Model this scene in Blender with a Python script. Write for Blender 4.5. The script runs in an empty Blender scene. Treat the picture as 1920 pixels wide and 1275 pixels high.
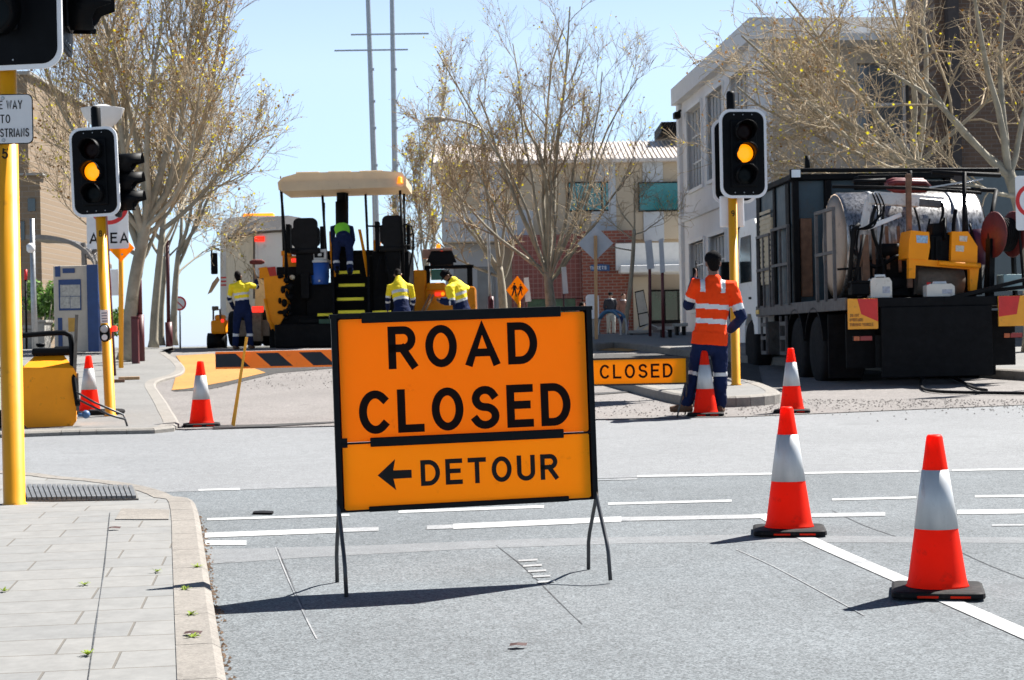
import bpy, bmesh, math, random
from mathutils import Vector, Matrix, noise as mnoise
R = math.radians; PI = math.pi
sc = bpy.context.scene; col = sc.collection
V = Vector
# ---------------------------------------------------------------- camera, sky, sun, exposure
F = 3400.0; H = 1.36; ROLL = 0.0206           # focal length in photo pixels (1920 wide), eye height, roll
cd = bpy.data.cameras.new("camera"); cam = bpy.data.objects.new("camera", cd); col.objects.link(cam)
cd.sensor_width = 36; cd.lens = 36*F/1920; cd.clip_start = .05; cd.clip_end = 3000
cam.location = (0, 0, H); cam.rotation_euler = (PI/2, ROLL, 0)
cd.dof.use_dof = True; cd.dof.focus_distance = 8.7; cd.dof.aperture_fstop = 13
sc.camera = cam
SUN_EL = 51; SUN_AZ = 52                       # from the right and a little behind the scene
w = bpy.data.worlds.new("World"); sc.world = w; w.use_nodes = True
nt = w.node_tree; bg = nt.nodes["Background"]
sky = nt.nodes.new("ShaderNodeTexSky"); sky.sky_type = 'NISHITA'; sky.sun_disc = False
sky.sun_elevation = R(SUN_EL); sky.sun_rotation = R(SUN_AZ); sky.air_density = 1.0; sky.dust_density = .1; sky.ozone_density = 2.5
tcw = nt.nodes.new("ShaderNodeTexCoord"); sxyz = nt.nodes.new("ShaderNodeSeparateXYZ"); nt.links.new(tcw.outputs['Generated'], sxyz.inputs[0])
crw = nt.nodes.new("ShaderNodeValToRGB"); nt.links.new(sxyz.outputs[2], crw.inputs[0]); el = crw.color_ramp.elements     # thin bright haze low in the blue sky
for p_, c_ in ((0, (.10, .30, .70)), (.05, (.26, .42, .69)), (.15, (.43, .52, .68)), (.46, (0, 0, 0))):
    e_ = el[0] if p_ == 0 else el.new(p_); e_.position = p_; e_.color = c_+(1,)
el[-1].color = (0, 0, 0, 1)
hz = nt.nodes.new("ShaderNodeVectorMath"); hz.operation = 'MULTIPLY_ADD'; nt.links.new(crw.outputs[0], hz.inputs[0]); hz.inputs[1].default_value = (10, 10, 10); nt.links.new(sky.outputs[0], hz.inputs[2])
nt.links.new(hz.outputs[0], bg.inputs[0]); bg.inputs[1].default_value = .032
sd = bpy.data.lights.new("sun", 'SUN'); sun = bpy.data.objects.new("sun", sd); col.objects.link(sun)
sd.energy = 5.0; sd.angle = R(.5); sd.color = (1, .965, .91)
ts = V((math.sin(R(SUN_AZ))*math.cos(R(SUN_EL)), math.cos(R(SUN_AZ))*math.cos(R(SUN_EL)), math.sin(R(SUN_EL))))
sun.rotation_euler = (-ts).to_track_quat('-Z', 'Y').to_euler()
sc.view_settings.view_transform = 'Standard'; sc.view_settings.look = 'None'
sc.view_settings.exposure = 1.5; sc.view_settings.gamma = 1
# ---------------------------------------------------------------- geometry of the place
KN = [(-60, -.0257*60), (28, .7196), (43, 1.325), (60, 1.335), (900, 1.34)]
def prof(y):
    for (a, za), (b, zb) in zip(KN, KN[1:]):
        if y <= b: return za+(zb-za)*(y-a)/(b-a)
    return 1.34
CR, SR = math.cos(ROLL), math.sin(ROLL)
def unroll(px, py):
    u, v = px-960, py-637.5
    return u*CR-v*SR, v*CR+u*SR
def W(px, py, Y):
    u, v = unroll(px, py); return V((u*Y/F, Y, H-v*Y/F))
def G(px, py, h=0):                            # the spot on the sloping street seen at a photo pixel
    u, v = unroll(px, py); a, b = 2.0, 250.0
    for _ in range(60):
        m = (a+b)/2
        if F*(H-prof(m)-h)/m > v: a = m
        else: b = m
    return V((u*a/F, a, prof(a)+h))
# ---------------------------------------------------------------- object helpers
def tag(o, label=None, cat=None, group=None, kind=None):
    if label: o['label'] = label
    if cat: o['category'] = cat
    if group: o['group'] = group
    if kind: o['kind'] = kind
    return o
def thing(name, label, cat, loc, rz=0, group=None):
    o = bpy.data.objects.new(name, None); col.objects.link(o); o.empty_display_size = .2
    o.location = loc; o.rotation_euler = (0, 0, rz); return tag(o, label, cat, group)
def copy_tree(o, parent=None):
    c = o.copy(); col.objects.link(c); c.parent = parent
    for ch in [x for x in bpy.data.objects if x.parent == o]: copy_tree(ch, c)
    return c
def frame_of(d, hint):
    d = d.normalized(); x = hint-d*hint.dot(d)
    if x.length < 1e-4:
        x = V((1, 0, 0)) if abs(d.x) < .8 else V((0, 1, 0)); x = x-d*x.dot(d)
    x.normalize(); return x, d.cross(x)
class MB:
    def __init__(s): s.v = []; s.f = []; s.m = []; s.sm = []; s.mi = 0; s.M = None
    def add(s, vs, fs, smooth=False):
        n = len(s.v)
        s.v += [tuple(s.M @ V(p)) if s.M else tuple(p) for p in vs]
        s.f += [tuple(i+n for i in f) for f in fs]
        s.m += [s.mi]*len(fs); s.sm += [smooth]*len(fs); return s
    def box(s, a, b, bev=0, rot=None):         # two opposite corners
        a, b = V(a), V(b); c = (a+b)/2; d = V((abs(b.x-a.x), abs(b.y-a.y), abs(b.z-a.z)))
        bm = bmesh.new(); bmesh.ops.create_cube(bm, size=1, matrix=Matrix.Diagonal((d.x, d.y, d.z, 1)))
        if bev: bmesh.ops.bevel(bm, geom=bm.edges[:], offset=min(bev, min(d)*.45), segments=2, profile=.5, affect='EDGES')
        bm.verts.index_update()
        vs = [(rot @ p.co if rot else p.co)+c for p in bm.verts]; fs = [[q.index for q in f.verts] for f in bm.faces]
        bm.free(); return s.add(vs, fs)
    def bar(s, p, q, w, h=None, hint=V((0, 0, 1)), bev=0):   # square bar from p to q
        p, q = V(p), V(q); d = q-p; x, y = frame_of(d, V(hint)); L = d.length
        rot = Matrix((y, d.normalized(), x)).transposed(); m = (p+q)/2; h = h or w
        return s.box(m-V((w/2, L/2, h/2)), m+V((w/2, L/2, h/2)), bev, rot)
    def tube(s, pts, r, n=8, cap=True, hint=V((1, 0, 0)), smooth=True):
        pts = [V(p) for p in pts]; k = len(pts); rs = r if isinstance(r, (list, tuple)) else [r]*k
        vs, fs = [], []; x = None
        for i, p in enumerate(pts):
            d = pts[min(i+1, k-1)]-pts[max(i-1, 0)]
            if d.length < 1e-6: d = V((0, 0, 1))
            x, y = frame_of(d, x if x is not None else V(hint))
            rr = rs[i]; ra, rb = rr if isinstance(rr, (tuple, list)) else (rr, rr)
            for j in range(n):
                a = 2*PI*j/n; vs.append(p+x*(math.cos(a)*ra)+y*(math.sin(a)*rb))
        for i in range(k-1):
            for j in range(n):
                fs.append((i*n+j, i*n+(j+1) % n, (i+1)*n+(j+1) % n, (i+1)*n+j))
        s.add(vs, fs, smooth)
        if cap:
            s.add(vs[:n], [tuple(range(n-1, -1, -1))]); s.add(vs[-n:], [tuple(range(n))])
        return s
    def lathe(s, prof_, o=(0, 0, 0), axis=(0, 0, 1), n=24, smooth=True):   # profile of (radius, height)
        o = V(o); z = V(axis).normalized(); x, y = frame_of(z, V((1, 0, 0)))
        vs, fs = [], []
        for r, h in prof_:
            for j in range(n):
                a = 2*PI*j/n; vs.append(o+z*h+x*(r*math.cos(a))+y*(r*math.sin(a)))
        for i in range(len(prof_)-1):
            for j in range(n): fs.append((i*n+j, i*n+(j+1) % n, (i+1)*n+(j+1) % n, (i+1)*n+j))
        s.add(vs, fs, smooth)
        if prof_[0][0] > 1e-4: s.add(vs[:n], [tuple(range(n-1, -1, -1))])
        if prof_[-1][0] > 1e-4: s.add(vs[-n:], [tuple(range(n))])
        return s
    def prism(s, poly, y0, y1, ax='y'):        # outline in (x, z) pushed from y0 to y1 (or in (y, z) along x, or (x, y) along z)
        f = {'y': lambda p, t: V((p[0], t, p[1])), 'x': lambda p, t: V((t, p[0], p[1])), 'z': lambda p, t: V((p[0], p[1], t))}[ax]
        n = len(poly); vs = [f(p, y0) for p in poly]+[f(p, y1) for p in poly]
        fs = [tuple(range(n)), tuple(range(2*n-1, n-1, -1))]+[(i, i+n, (i+1) % n+n, (i+1) % n) for i in range(n)]
        return s.add(vs, fs)
    def ell(s, c, r, rot=None, n=16, k=10):
        c = V(c); vs = []; fs = []
        for i in range(k+1):
            t = PI*i/k
            for j in range(n):
                a = 2*PI*j/n; p = V((r[0]*math.sin(t)*math.cos(a), r[1]*math.sin(t)*math.sin(a), r[2]*math.cos(t)))
                vs.append((rot @ p if rot else p)+c)
        for i in range(k):
            for j in range(n): fs.append((i*n+j, (i+1)*n+j, (i+1)*n+(j+1) % n, i*n+(j+1) % n))
        return s.add(vs, fs, True)
    def mesh(s, name, mats=()):
        me = bpy.data.meshes.new(name); me.from_pydata(s.v, [], s.f)
        for m in mats: me.materials.append(m)
        me.polygons.foreach_set('material_index', s.m); me.polygons.foreach_set('use_smooth', s.sm)
        bm = bmesh.new(); bm.from_mesh(me)
        bmesh.ops.remove_doubles(bm, verts=bm.verts[:], dist=1e-5); bmesh.ops.recalc_face_normals(bm, faces=bm.faces[:])
        bm.to_mesh(me); bm.free(); me.update(); return me
    def build(s, name, mats, parent=None, label=None):
        mats = mats if isinstance(mats, (list, tuple)) else [mats]
        o = bpy.data.objects.new(name, s.mesh(name, mats)); col.objects.link(o); o.parent = parent
        if label: o['label'] = label
        return o
class Fr:                                      # a thing's own frame, for reading its shape off the photo at its true depth
    def __init__(s, loc, yaw=0):
        s.loc = V(loc); s.yaw = yaw; s.M = Matrix.Translation(s.loc) @ Matrix.Rotation(yaw, 4, 'Z'); s.I = s.M.inverted()
    def p(s, px, py, y=0.0):
        u, v = unroll(px, py); o = s.I @ V((0, 0, H)); d = s.I.to_3x3() @ V((u/F, 1, -v/F))
        return o+d*((y-o.y)/d.y)
    def q(s, px, py, x=0.0):
        u, v = unroll(px, py); o = s.I @ V((0, 0, H)); d = s.I.to_3x3() @ V((u/F, 1, -v/F))
        return o+d*((x-o.x)/d.x)
    def box(s, mb, x0, y0, x1, y1, d0, d1, bev=0):   # pixel rectangle at depth d0, pushed back to d1
        cx, cy = (x0+x1)/2, (y0+y1)/2; a = s.p(x0, cy, d0); b = s.p(x1, cy, d0); c = s.p(cx, y0, d0); e = s.p(cx, y1, d0)
        return mb.box((a.x, d0, e.z), (b.x, d1, c.z), bev)
    def poly(s, pts, y=0): return [(q.x, q.z) for q in (s.p(a, b, y) for a, b in pts)]
# ---------------------------------------------------------------- materials
_m = {}
def mat(name, c, rough=.6, metal=0, var=.12, scale=6, bump=0, bscale=60, emit=None, es=0, transl=0, coat=0, dirt=0, dirtc=(.03, .027, .023), spec=.5, stretch=None):
    if name in _m: return _m[name]
    m = bpy.data.materials.new(name); m.use_nodes = True; _m[name] = m
    t = m.node_tree; N = t.nodes; L = t.links; b = N["Principled BSDF"]
    tc = N.new("ShaderNodeTexCoord"); src = tc.outputs['Object']
    if stretch:
        mp = N.new("ShaderNodeMapping"); mp.inputs['Scale'].default_value = stretch; L.new(src, mp.inputs[0]); src = mp.outputs[0]
    def nz(sc_, det=6, rg=.6):
        n = N.new("ShaderNodeTexNoise"); n.inputs['Scale'].default_value = sc_; n.inputs['Detail'].default_value = det; n.inputs['Roughness'].default_value = rg
        L.new(src, n.inputs['Vector']); return n.outputs[0]
    def ramp(s, p0, p1, c0=(0, 0, 0, 1), c1=(1, 1, 1, 1)):
        r = N.new("ShaderNodeValToRGB"); r.color_ramp.elements[0].position = p0; r.color_ramp.elements[1].position = p1
        r.color_ramp.elements[0].color = c0; r.color_ramp.elements[1].color = c1; L.new(s, r.inputs[0]); return r.outputs[0]
    lo = tuple(max(0, x*(1-var)) for x in c)+(1,); hi = tuple(min(1, x*(1+var)) for x in c)+(1,)
    cc = ramp(nz(scale), .3, .7, lo, hi)
    if dirt:
        mx = N.new("ShaderNodeMix"); mx.data_type = 'RGBA'; L.new(ramp(nz(scale*1.7+1.3, 10, .7), .62-dirt*.3, .8-dirt*.2), mx.inputs[0])
        L.new(cc, mx.inputs[6]); mx.inputs[7].default_value = dirtc+(1,); cc = mx.outputs[2]
    L.new(cc, b.inputs['Base Color'])
    b.inputs['Metallic'].default_value = metal; b.inputs['Specular IOR Level'].default_value = spec; b.inputs['Coat Weight'].default_value = coat
    L.new(ramp(nz(scale*2.3), .2, .8, (max(0, rough-.1),)*3+(1,), (min(1, rough+.12),)*3+(1,)), b.inputs['Roughness'])
    if bump:
        bp = N.new("ShaderNodeBump"); bp.inputs['Strength'].default_value = bump; bp.inputs['Distance'].default_value = .01
        L.new(nz(bscale, 4), bp.inputs['Height']); L.new(bp.outputs[0], b.inputs['Normal'])
    if emit: b.inputs['Emission Color'].default_value = emit+(1,); b.inputs['Emission Strength'].default_value = es
    if transl:
        tr = N.new("ShaderNodeBsdfTranslucent"); L.new(cc, tr.inputs[0]); ms = N.new("ShaderNodeMixShader"); ms.inputs[0].default_value = transl
        L.new(b.outputs[0], ms.inputs[1]); L.new(tr.outputs[0], ms.inputs[2]); L.new(ms.outputs[0], N["Material Output"].inputs[0])
    return m
def asphalt(name, c, speck=.45, fine=170, blotch=.12, dirt=None, dthr=.55):
    m = bpy.data.materials.new(name); m.use_nodes = True; t = m.node_tree; N = t.nodes; L = t.links; b = N["Principled BSDF"]
    tc = N.new("ShaderNodeTexCoord"); src = tc.outputs['Object']
    def nz(s, d=3, rg=.6):
        n = N.new("ShaderNodeTexNoise"); n.inputs['Scale'].default_value = s; n.inputs['Detail'].default_value = d; n.inputs['Roughness'].default_value = rg; L.new(src, n.inputs[0]); return n.outputs[0]
    def mr(s, a, b_, c_, d_):
        n = N.new("ShaderNodeMapRange"); L.new(s, n.inputs[0])
        for i, x in enumerate((a, b_, c_, d_)): n.inputs[i+1].default_value = x
        return n.outputs[0]
    def mul(a, b_):
        n = N.new("ShaderNodeMath"); n.operation = 'MULTIPLY'; L.new(a, n.inputs[0]); L.new(b_, n.inputs[1]); return n.outputs[0]
    vo = N.new("ShaderNodeTexVoronoi"); vo.inputs['Scale'].default_value = fine; L.new(src, vo.inputs[0])
    sp = N.new("ShaderNodeSeparateColor"); L.new(vo.outputs['Color'], sp.inputs[0])
    f1 = mr(sp.outputs[0], 0, 1, 1-speck, 1+speck)
    f2 = mr(nz(.8, 5), .3, .7, 1-blotch, 1+blotch); f3 = mr(nz(14, 4), .3, .7, 1-.1, 1+.1)
    k = mul(mul(f1, f2), f3)
    vm = N.new("ShaderNodeVectorMath"); vm.operation = 'SCALE'; vm.inputs[0].default_value = c; L.new(k, vm.inputs['Scale'])
    out = vm.outputs[0]
    if dirt:
        mx = N.new("ShaderNodeMix"); mx.data_type = 'RGBA'; L.new(mr(nz(1.6, 9, .72), dthr, dthr+.13, 0, 1), mx.inputs[0]); L.new(out, mx.inputs[6]); mx.inputs[7].default_value = dirt+(1,); out = mx.outputs[2]
    L.new(out, b.inputs['Base Color']); b.inputs['Roughness'].default_value = .85; b.inputs['Specular IOR Level'].default_value = .3
    bp = N.new("ShaderNodeBump"); bp.inputs['Strength'].default_value = .5; bp.inputs['Distance'].default_value = .004; L.new(sp.outputs[1], bp.inputs['Height']); L.new(bp.outputs[0], b.inputs['Normal'])
    return m
def bricky(name, c1, c2, mortar, bw, bh, ms=.02, rot=0, plane='xy', off=.5, rough=.85, freq=2, var=.1):
    m = bpy.data.materials.new(name); m.use_nodes = True; t = m.node_tree; N = t.nodes; L = t.links; b = N["Principled BSDF"]
    tc = N.new("ShaderNodeTexCoord"); mp = N.new("ShaderNodeMapping"); L.new(tc.outputs['Object'], mp.inputs[0])
    mp.inputs['Rotation'].default_value = {'xy': (0, 0, rot), 'xz': (R(-90), 0, rot)}[plane]
    br = N.new("ShaderNodeTexBrick"); L.new(mp.outputs[0], br.inputs[0]); br.offset = off; br.offset_frequency = freq
    br.inputs['Color1'].default_value = c1+(1,); br.inputs['Color2'].default_value = c2+(1,); br.inputs['Mortar'].default_value = mortar+(1,)
    br.inputs['Scale'].default_value = 1; br.inputs['Brick Width'].default_value = bw; br.inputs['Row Height'].default_value = bh
    br.inputs['Mortar Size'].default_value = ms; br.inputs['Mortar Smooth'].default_value = .3
    n = N.new("ShaderNodeTexNoise"); n.inputs['Scale'].default_value = 9; n.inputs['Detail'].default_value = 8; n.inputs['Roughness'].default_value = .75; L.new(tc.outputs['Object'], n.inputs[0])
    mr = N.new("ShaderNodeMapRange"); L.new(n.outputs[0], mr.inputs[0])
    for i, x in enumerate((.3, .7, 1-var, 1+var)): mr.inputs[i+1].default_value = x
    vm = N.new("ShaderNodeVectorMath"); vm.operation = 'SCALE'; L.new(br.outputs[0], vm.inputs[0]); L.new(mr.outputs[0], vm.inputs['Scale'])
    L.new(vm.outputs[0], b.inputs['Base Color']); b.inputs['Roughness'].default_value = rough
    bp = N.new("ShaderNodeBump"); bp.inputs['Strength'].default_value = .5; bp.inputs['Distance'].default_value = .006; bp.invert = True; L.new(br.outputs['Fac'], bp.inputs['Height']); L.new(bp.outputs[0], b.inputs['Normal'])
    return m
M_yellow = mat('traffic yellow paint', (.80, .34, .008), .4, var=.06, scale=3, dirt=.08, dirtc=(.3, .13, .02))
M_black = mat('black plastic', (.0015, .002, .003), .55, var=.2, spec=.12)
M_blackmetal = mat('black painted steel', (.002, .0035, .005), .5, var=.3, scale=12, dirt=.12, dirtc=(.012, .011, .01), spec=.15)
M_white = mat('white painted metal', (.72, .73, .74), .45, var=.05)
M_steel = mat('galvanised steel', (.35, .36, .37), .42, .7, var=.15, scale=14)
M_dark = mat('dark machine steel', (.004, .004, .0045), .65, var=.4, scale=8, dirt=.18, dirtc=(.018, .015, .013), spec=.15)
M_rubber = mat('tyre rubber', (.008, .008, .009), .85, var=.3, scale=9, bump=.3, spec=.2)
M_glass = mat('dark window glass', (.02, .028, .032), .08, var=.2, spec=.8)
M_lens = mat('unlit lens', (.008, .002, .002), .35, var=.3, spec=.1)
M_lensg = mat('unlit dark lens', (.002, .004, .005), .35, var=.3, spec=.1)
M_amber = mat('lit amber lens', (1, .35, .01), .4, var=.05, emit=(1, .26, .002), es=.55)
M_amberglow = mat('amber beacon', (1, .3, .01), .3, emit=(1, .26, .006), es=.5)
M_red = mat('red lamp', (.8, .03, .015), .3, emit=(1, .03, .01), es=.4)
M_signor = mat('orange sign sheet', (1.0, .345, .003), .6, var=.03, scale=2, transl=.45, spec=.2, dirt=.04, dirtc=(.45, .12, .01))
M_signye = mat('yellow sign sheet', (1.0, .43, .004), .6, var=.03, scale=2, transl=.45, spec=.2, dirt=.04, dirtc=(.5, .18, .01))
M_ink = mat('sign lettering', (.008, .002, .001), .6, var=.1, spec=.12)
M_inkblack = mat('black lettering', (.004, .003, .003), .55, var=.1, spec=.25)
M_signw = mat('white sign sheet', (.75, .76, .77), .5, var=.04, transl=.2)
M_redink = mat('red sign ink', (.6, .015, .015), .5, var=.08)
M_maroon = mat('maroon paint', (.075, .008, .012), .5, var=.2)
M_orange = mat('orange machine paint', (.95, .31, .004), .5, var=.08, scale=4, dirt=.14, dirtc=(.3, .1, .01), spec=.25)
M_wood = mat('weathered timber', (.42, .25, .12), .8, var=.25, scale=6, stretch=(6, 6, .6))
M_conc = mat('concrete', (.30, .285, .26), .9, var=.15, scale=7, bump=.3, bscale=90)
# ---------------------------------------------------------------- lettering drawn as strokes
def arc(cx, cy, rx, ry, a0, a1, n=14): return [(cx+rx*math.cos(R(a0+(a1-a0)*i/n)), cy+ry*math.sin(R(a0+(a1-a0)*i/n))) for i in range(n+1)]
GL = {'A': (.76, [[(0, 0), (.38, 1), (.76, 0)], [(.14, .27), (.62, .27)]]),
 'C': (.66, [arc(.36, .5, .36, .5, 48, 312, 24)]),
 'D': (.66, [[(0, 0), (0, 1), (.26, 1)]+arc(.26, .5, .40, .5, 90, -90, 16)+[(0, 0)]]),
 'E': (.56, [[(.56, 1), (0, 1), (0, 0), (.56, 0)], [(0, .53), (.48, .53)]]),
 'G': (.68, [arc(.36, .5, .36, .5, 48, 345, 24)+[(.70, .45), (.40, .45)]]),
 'H': (.6, [[(0, 0), (0, 1)], [(.6, 0), (.6, 1)], [(0, .5), (.6, .5)]]),
 'I': (.02, [[(.01, 0), (.01, 1)]]),
 'K': (.6, [[(0, 0), (0, 1)], [(.58, 1), (.02, .42)], [(.2, .6), (.6, 0)]]),
 'L': (.54, [[(0, 1), (0, 0), (.54, 0)]]),
 'N': (.62, [[(0, 0), (0, 1), (.62, 0), (.62, 1)]]),
 'O': (.70, [arc(.35, .5, .35, .5, 0, 360, 36)]),
 'P': (.58, [[(0, 0), (0, 1), (.34, 1)]+arc(.34, .74, .24, .26, 90, -90, 12)+[(0, .48)]]),
 'R': (.60, [[(0, 0), (0, 1), (.34, 1)]+arc(.34, .74, .24, .26, 90, -90, 12)+[(0, .48)], [(.30, .47), (.60, 0)]]),
 'S': (.60, [arc(.30, .755, .27, .245, 25, 270, 16)[:-1]+arc(.30, .255, .30, .255, 90, -155, 16)]),
 'T': (.62, [[(0, 1), (.62, 1)], [(.31, 1), (.31, 0)]]),
 'U': (.62, [[(0, 1), (0, .32)]+arc(.31, .31, .31, .31, 180, 360, 14)+[(.62, 1)]]),
 'V': (.7, [[(0, 1), (.35, 0), (.7, 1)]]), 'W': (.92, [[(0, 1), (.22, 0), (.46, .9), (.7, 0), (.92, 1)]]),
 'Y': (.68, [[(0, 1), (.34, .45), (.68, 1)], [(.34, .45), (.34, 0)]]),
 '5': (.52, [[(.5, 1), (.08, 1), (.03, .56)]+arc(.22, .31, .28, .3, 115, -150, 14)]),
 '8': (.5, [arc(.25, .75, .2, .25, 0, 360, 20), arc(.25, .26, .25, .26, 0, 360, 20)]),
 '9': (.5, [arc(.25, .72, .25, .28, 0, 360, 20), [(.5, .72)]+arc(.2, .4, .3, .4, 10, -80, 10)]), '!': (.1, [[(.05, 1), (.05, .3)], [(.05, .1), (.05, 0)]])}
def ribbon(mb, pts, t, to3, lift):
    pts = [V((p[0], p[1])) for p in pts]; pts = [p for i, p in enumerate(pts) if i == 0 or (p-pts[i-1]).length > 1e-5]; closed = (pts[0]-pts[-1]).length < 1e-5
    if closed: pts = pts[:-1]
    n = len(pts); vs = []
    if not closed:
        pts[0] = pts[0]-(pts[1]-pts[0]).normalized()*t/2; pts[-1] = pts[-1]+(pts[-1]-pts[-2]).normalized()*t/2
    for i, p in enumerate(pts):
        a = pts[(i-1) % n] if closed or i > 0 else None; b = pts[(i+1) % n] if closed or i < n-1 else None
        d1 = (p-a).normalized() if a is not None else (b-p).normalized(); d2 = (b-p).normalized() if b is not None else d1
        n1 = V((-d1.y, d1.x)); n2 = V((-d2.y, d2.x)); m = n1+n2
        m = m.normalized() if m.length > 1e-4 else n1
        k = min(1/max(.3, m.dot(n1)), 1.9)
        vs += [to3(p+m*(t/2*k), lift), to3(p-m*(t/2*k), lift)]
    fs = [(2*i, 2*i+1, (2*i+3) % (2*n), (2*i+2) % (2*n)) for i in range(n if closed else n-1)]
    mb.add(vs, fs)
def text(mb, s, x0, x1, z0, h, y, t=.16, gap=.27, to3=None):    # fit s between x0 and x1, facing -y
    ws = sum(GL[c][0]+t if c != ' ' else .35 for c in s)+gap*(len(s)-1); kx = (x1-x0)/(ws*h)
    to3 = to3 or (lambda p, l: V((p.x, y-l, p.y))); x = x0; l = 0
    for c in s:
        if c == ' ': x += (.35+gap)*h*kx; continue
        wd, st = GL[c]
        for pl in st:
            q = [(x+(px+t/2)*h*kx, z0+(t/2+py*(1-t))*h) for px, py in pl]; ribbon(mb, q, t*h, to3, l*.0003); l += 1
        x += (wd+t+gap)*h*kx
    return mb
def rrect(x0, z0, x1, z1, r, n=5):
    o = []
    for cx, cz, a in ((x1-r, z1-r, 0), (x0+r, z1-r, 90), (x0+r, z0+r, 180), (x1-r, z0+r, 270)): o += arc(cx, cz, r, r, a, a+90, n)
    return o
# ---------------------------------------------------------------- the setting
STREET = R(7)
A_near = asphalt('near asphalt', (.118, .130, .138), .5, 135, .15, (.090, .098, .104), .58)
A_cross = asphalt('pale cross street asphalt', (.178, .184, .19), .3, 160, .08, (.158, .163, .168), .54)
A_far = asphalt('milled far asphalt', (.168, .155, .147), .35, 90, .14, (.05, .046, .044), .6)
A_dirt = asphalt('ground base', (.12, .115, .10), .3, 30, .2)
A_patch = asphalt('trench patch', (.155, .163, .17), .25, 190, .07)
A_hot = asphalt('fresh black asphalt', (.045, .042, .04), .6, 60, .2, (.12, .115, .11), .58)
A_ochre = asphalt('ochre crossing coating', (.36, .18, .045), .15, 60, .12, (.22, .14, .075), .6)
A_paint = asphalt('worn white road paint', (.37, .375, .375), .16, 150, .1, (.19, .197, .207), .57)
A_wornpaint = asphalt('nearly worn away road paint', (.26, .265, .27), .2, 150, .1, (.125, .135, .145), .5)
A_kerb = asphalt('kerb concrete', (.198, .182, .162), .16, 120, .14, (.12, .10, .085), .64)
A_kerbw = asphalt('pale kerb concrete', (.215, .2, .18), .14, 120, .12, (.13, .115, .095), .66)
A_conc = asphalt('concrete footpath', (.175, .172, .165), .16, 130, .12, (.11, .105, .098), .62)
M_pave = bricky('footpath slabs', (.19, .187, .178), (.165, .166, .162), (.115, .105, .09), .62, .30, .006, -STREET, off=.37, freq=2, var=.16)
M_crack = asphalt('thin crack', (.055, .058, .062), .5, 60, .3, (.12, .13, .138), .5)
M_seam = asphalt('dark crack', (.04, .038, .037), .4, 80, .2)  # dark colour of the seam strips in the road
def sheet(name, poly, off, m, kind='structure'):      # a flat sheet that follows the street's slope
    bm = bmesh.new(); f = bm.faces.new([bm.verts.new((p[0], p[1], 0)) for p in poly])
    for y, _ in KN[1:-1]:
        bmesh.ops.bisect_plane(bm, geom=bm.verts[:]+bm.edges[:]+bm.faces[:], plane_co=(0, y, 0), plane_no=(0, 1, 0))
    bmesh.ops.triangulate(bm, faces=bm.faces[:])
    for v in bm.verts: v.co.z = prof(v.co.y)+off
    bmesh.ops.recalc_face_normals(bm, faces=bm.faces[:])
    if sum(f.normal.z for f in bm.faces) < 0: bmesh.ops.reverse_faces(bm, faces=bm.faces[:])
    me = bpy.data.meshes.new(name); bm.to_mesh(me); bm.free(); me.materials.append(m)
    o = bpy.data.objects.new(name, me); col.objects.link(o); tag(o, kind=kind); return o
def gp(pts, h=0): return [G(a, b, h) for a, b in pts]
def smooth(pts, n=4):
    pts = [V(p) for p in pts]; o = []
    for i in range(len(pts)-1):
        a, b, c, d = pts[max(i-1, 0)], pts[i], pts[i+1], pts[min(i+2, len(pts)-1)]
        for k in range(n):
            t = k/n; o.append(.5*((2*b)+(c-a)*t+(2*a-5*b+4*c-d)*t*t+(3*b-a-3*c+d)*t**3))
    return o+[pts[-1]]
sheet('ground', [(-400, -30), (400, -30), (400, 900), (-400, 900)], -.03, A_dirt)
sheet('road', [(-60, -20), (60, -20), (60, 13.2), (-60, 13.2)], -.0015, A_near)
sheet('cross_street', gp([(-2600, 1010), (365, 921), (640, 912), (1115, 897), (1920, 881), (4200, 838), (3600, 690), (1920, 760), (1400, 782), (1200, 786), (600, 801), (330, 806), (-300, 824), (-2600, 880)]), .0003, A_cross)
sheet('far_road', gp([(150, 806), (330, 805), (600, 800), (1200, 785), (1400, 781), (1920, 759), (3000, 720), (3000, 655), (1300, 652.6), (330, 653.5)]), .002, A_far)
sheet('trench_patch', gp([(388, 1058), (560, 1046), (900, 1028), (1200, 1018), (1420, 1016), (1600, 1017), (1920, 1018), (2050, 1018), (2050, 1008), (1700, 1006), (1400, 1002), (1000, 1010), (700, 1022), (388, 1030)]), -.0003, A_patch)
sheet('fresh_asphalt', gp([(1108, 690), (1115, 664), (1300, 663), (1420, 676), (1430, 720), (1300, 712), (1180, 705)]), .008, A_hot)
sheet('fresh_asphalt', gp([(322, 735), (385, 732), (470, 712), (520, 700), (640, 690), (640, 668), (760, 660), (600, 657), (480, 662), (460, 700), (360, 727)]), .009, A_hot)
sheet('ochre_crossing', gp([(322, 733), (345, 731), (430, 716), (498, 700), (478, 692), (425, 678), (400, 664), (330, 668), (345, 690), (330, 706)]), .014, A_ochre)
sheet('ochre_crossing', gp([(1108, 648), (1150, 649.5), (1212, 655), (1180, 660), (1108, 657)]), .014, A_ochre)
sheet('asphalt_seam', gp([(400, 806), (500, 802), (640, 793), (640, 791), (500, 797), (400, 799)]), .01, M_seam)
sheet('asphalt_seam', gp([(1110, 742), (1215, 734), (1215, 732.5), (1110, 738)]), .01, M_seam)
def marks(name, quads, m=A_paint, off=.0018):
    for q in quads: sheet(name, gp(q), off, m)
def dash(x0, y0, x1, y1, t):
    t *= .82; return [(x0, y0+t/2), (x1, y1+t/2), (x1, y1-t/2), (x0, y0-t/2)]
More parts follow.
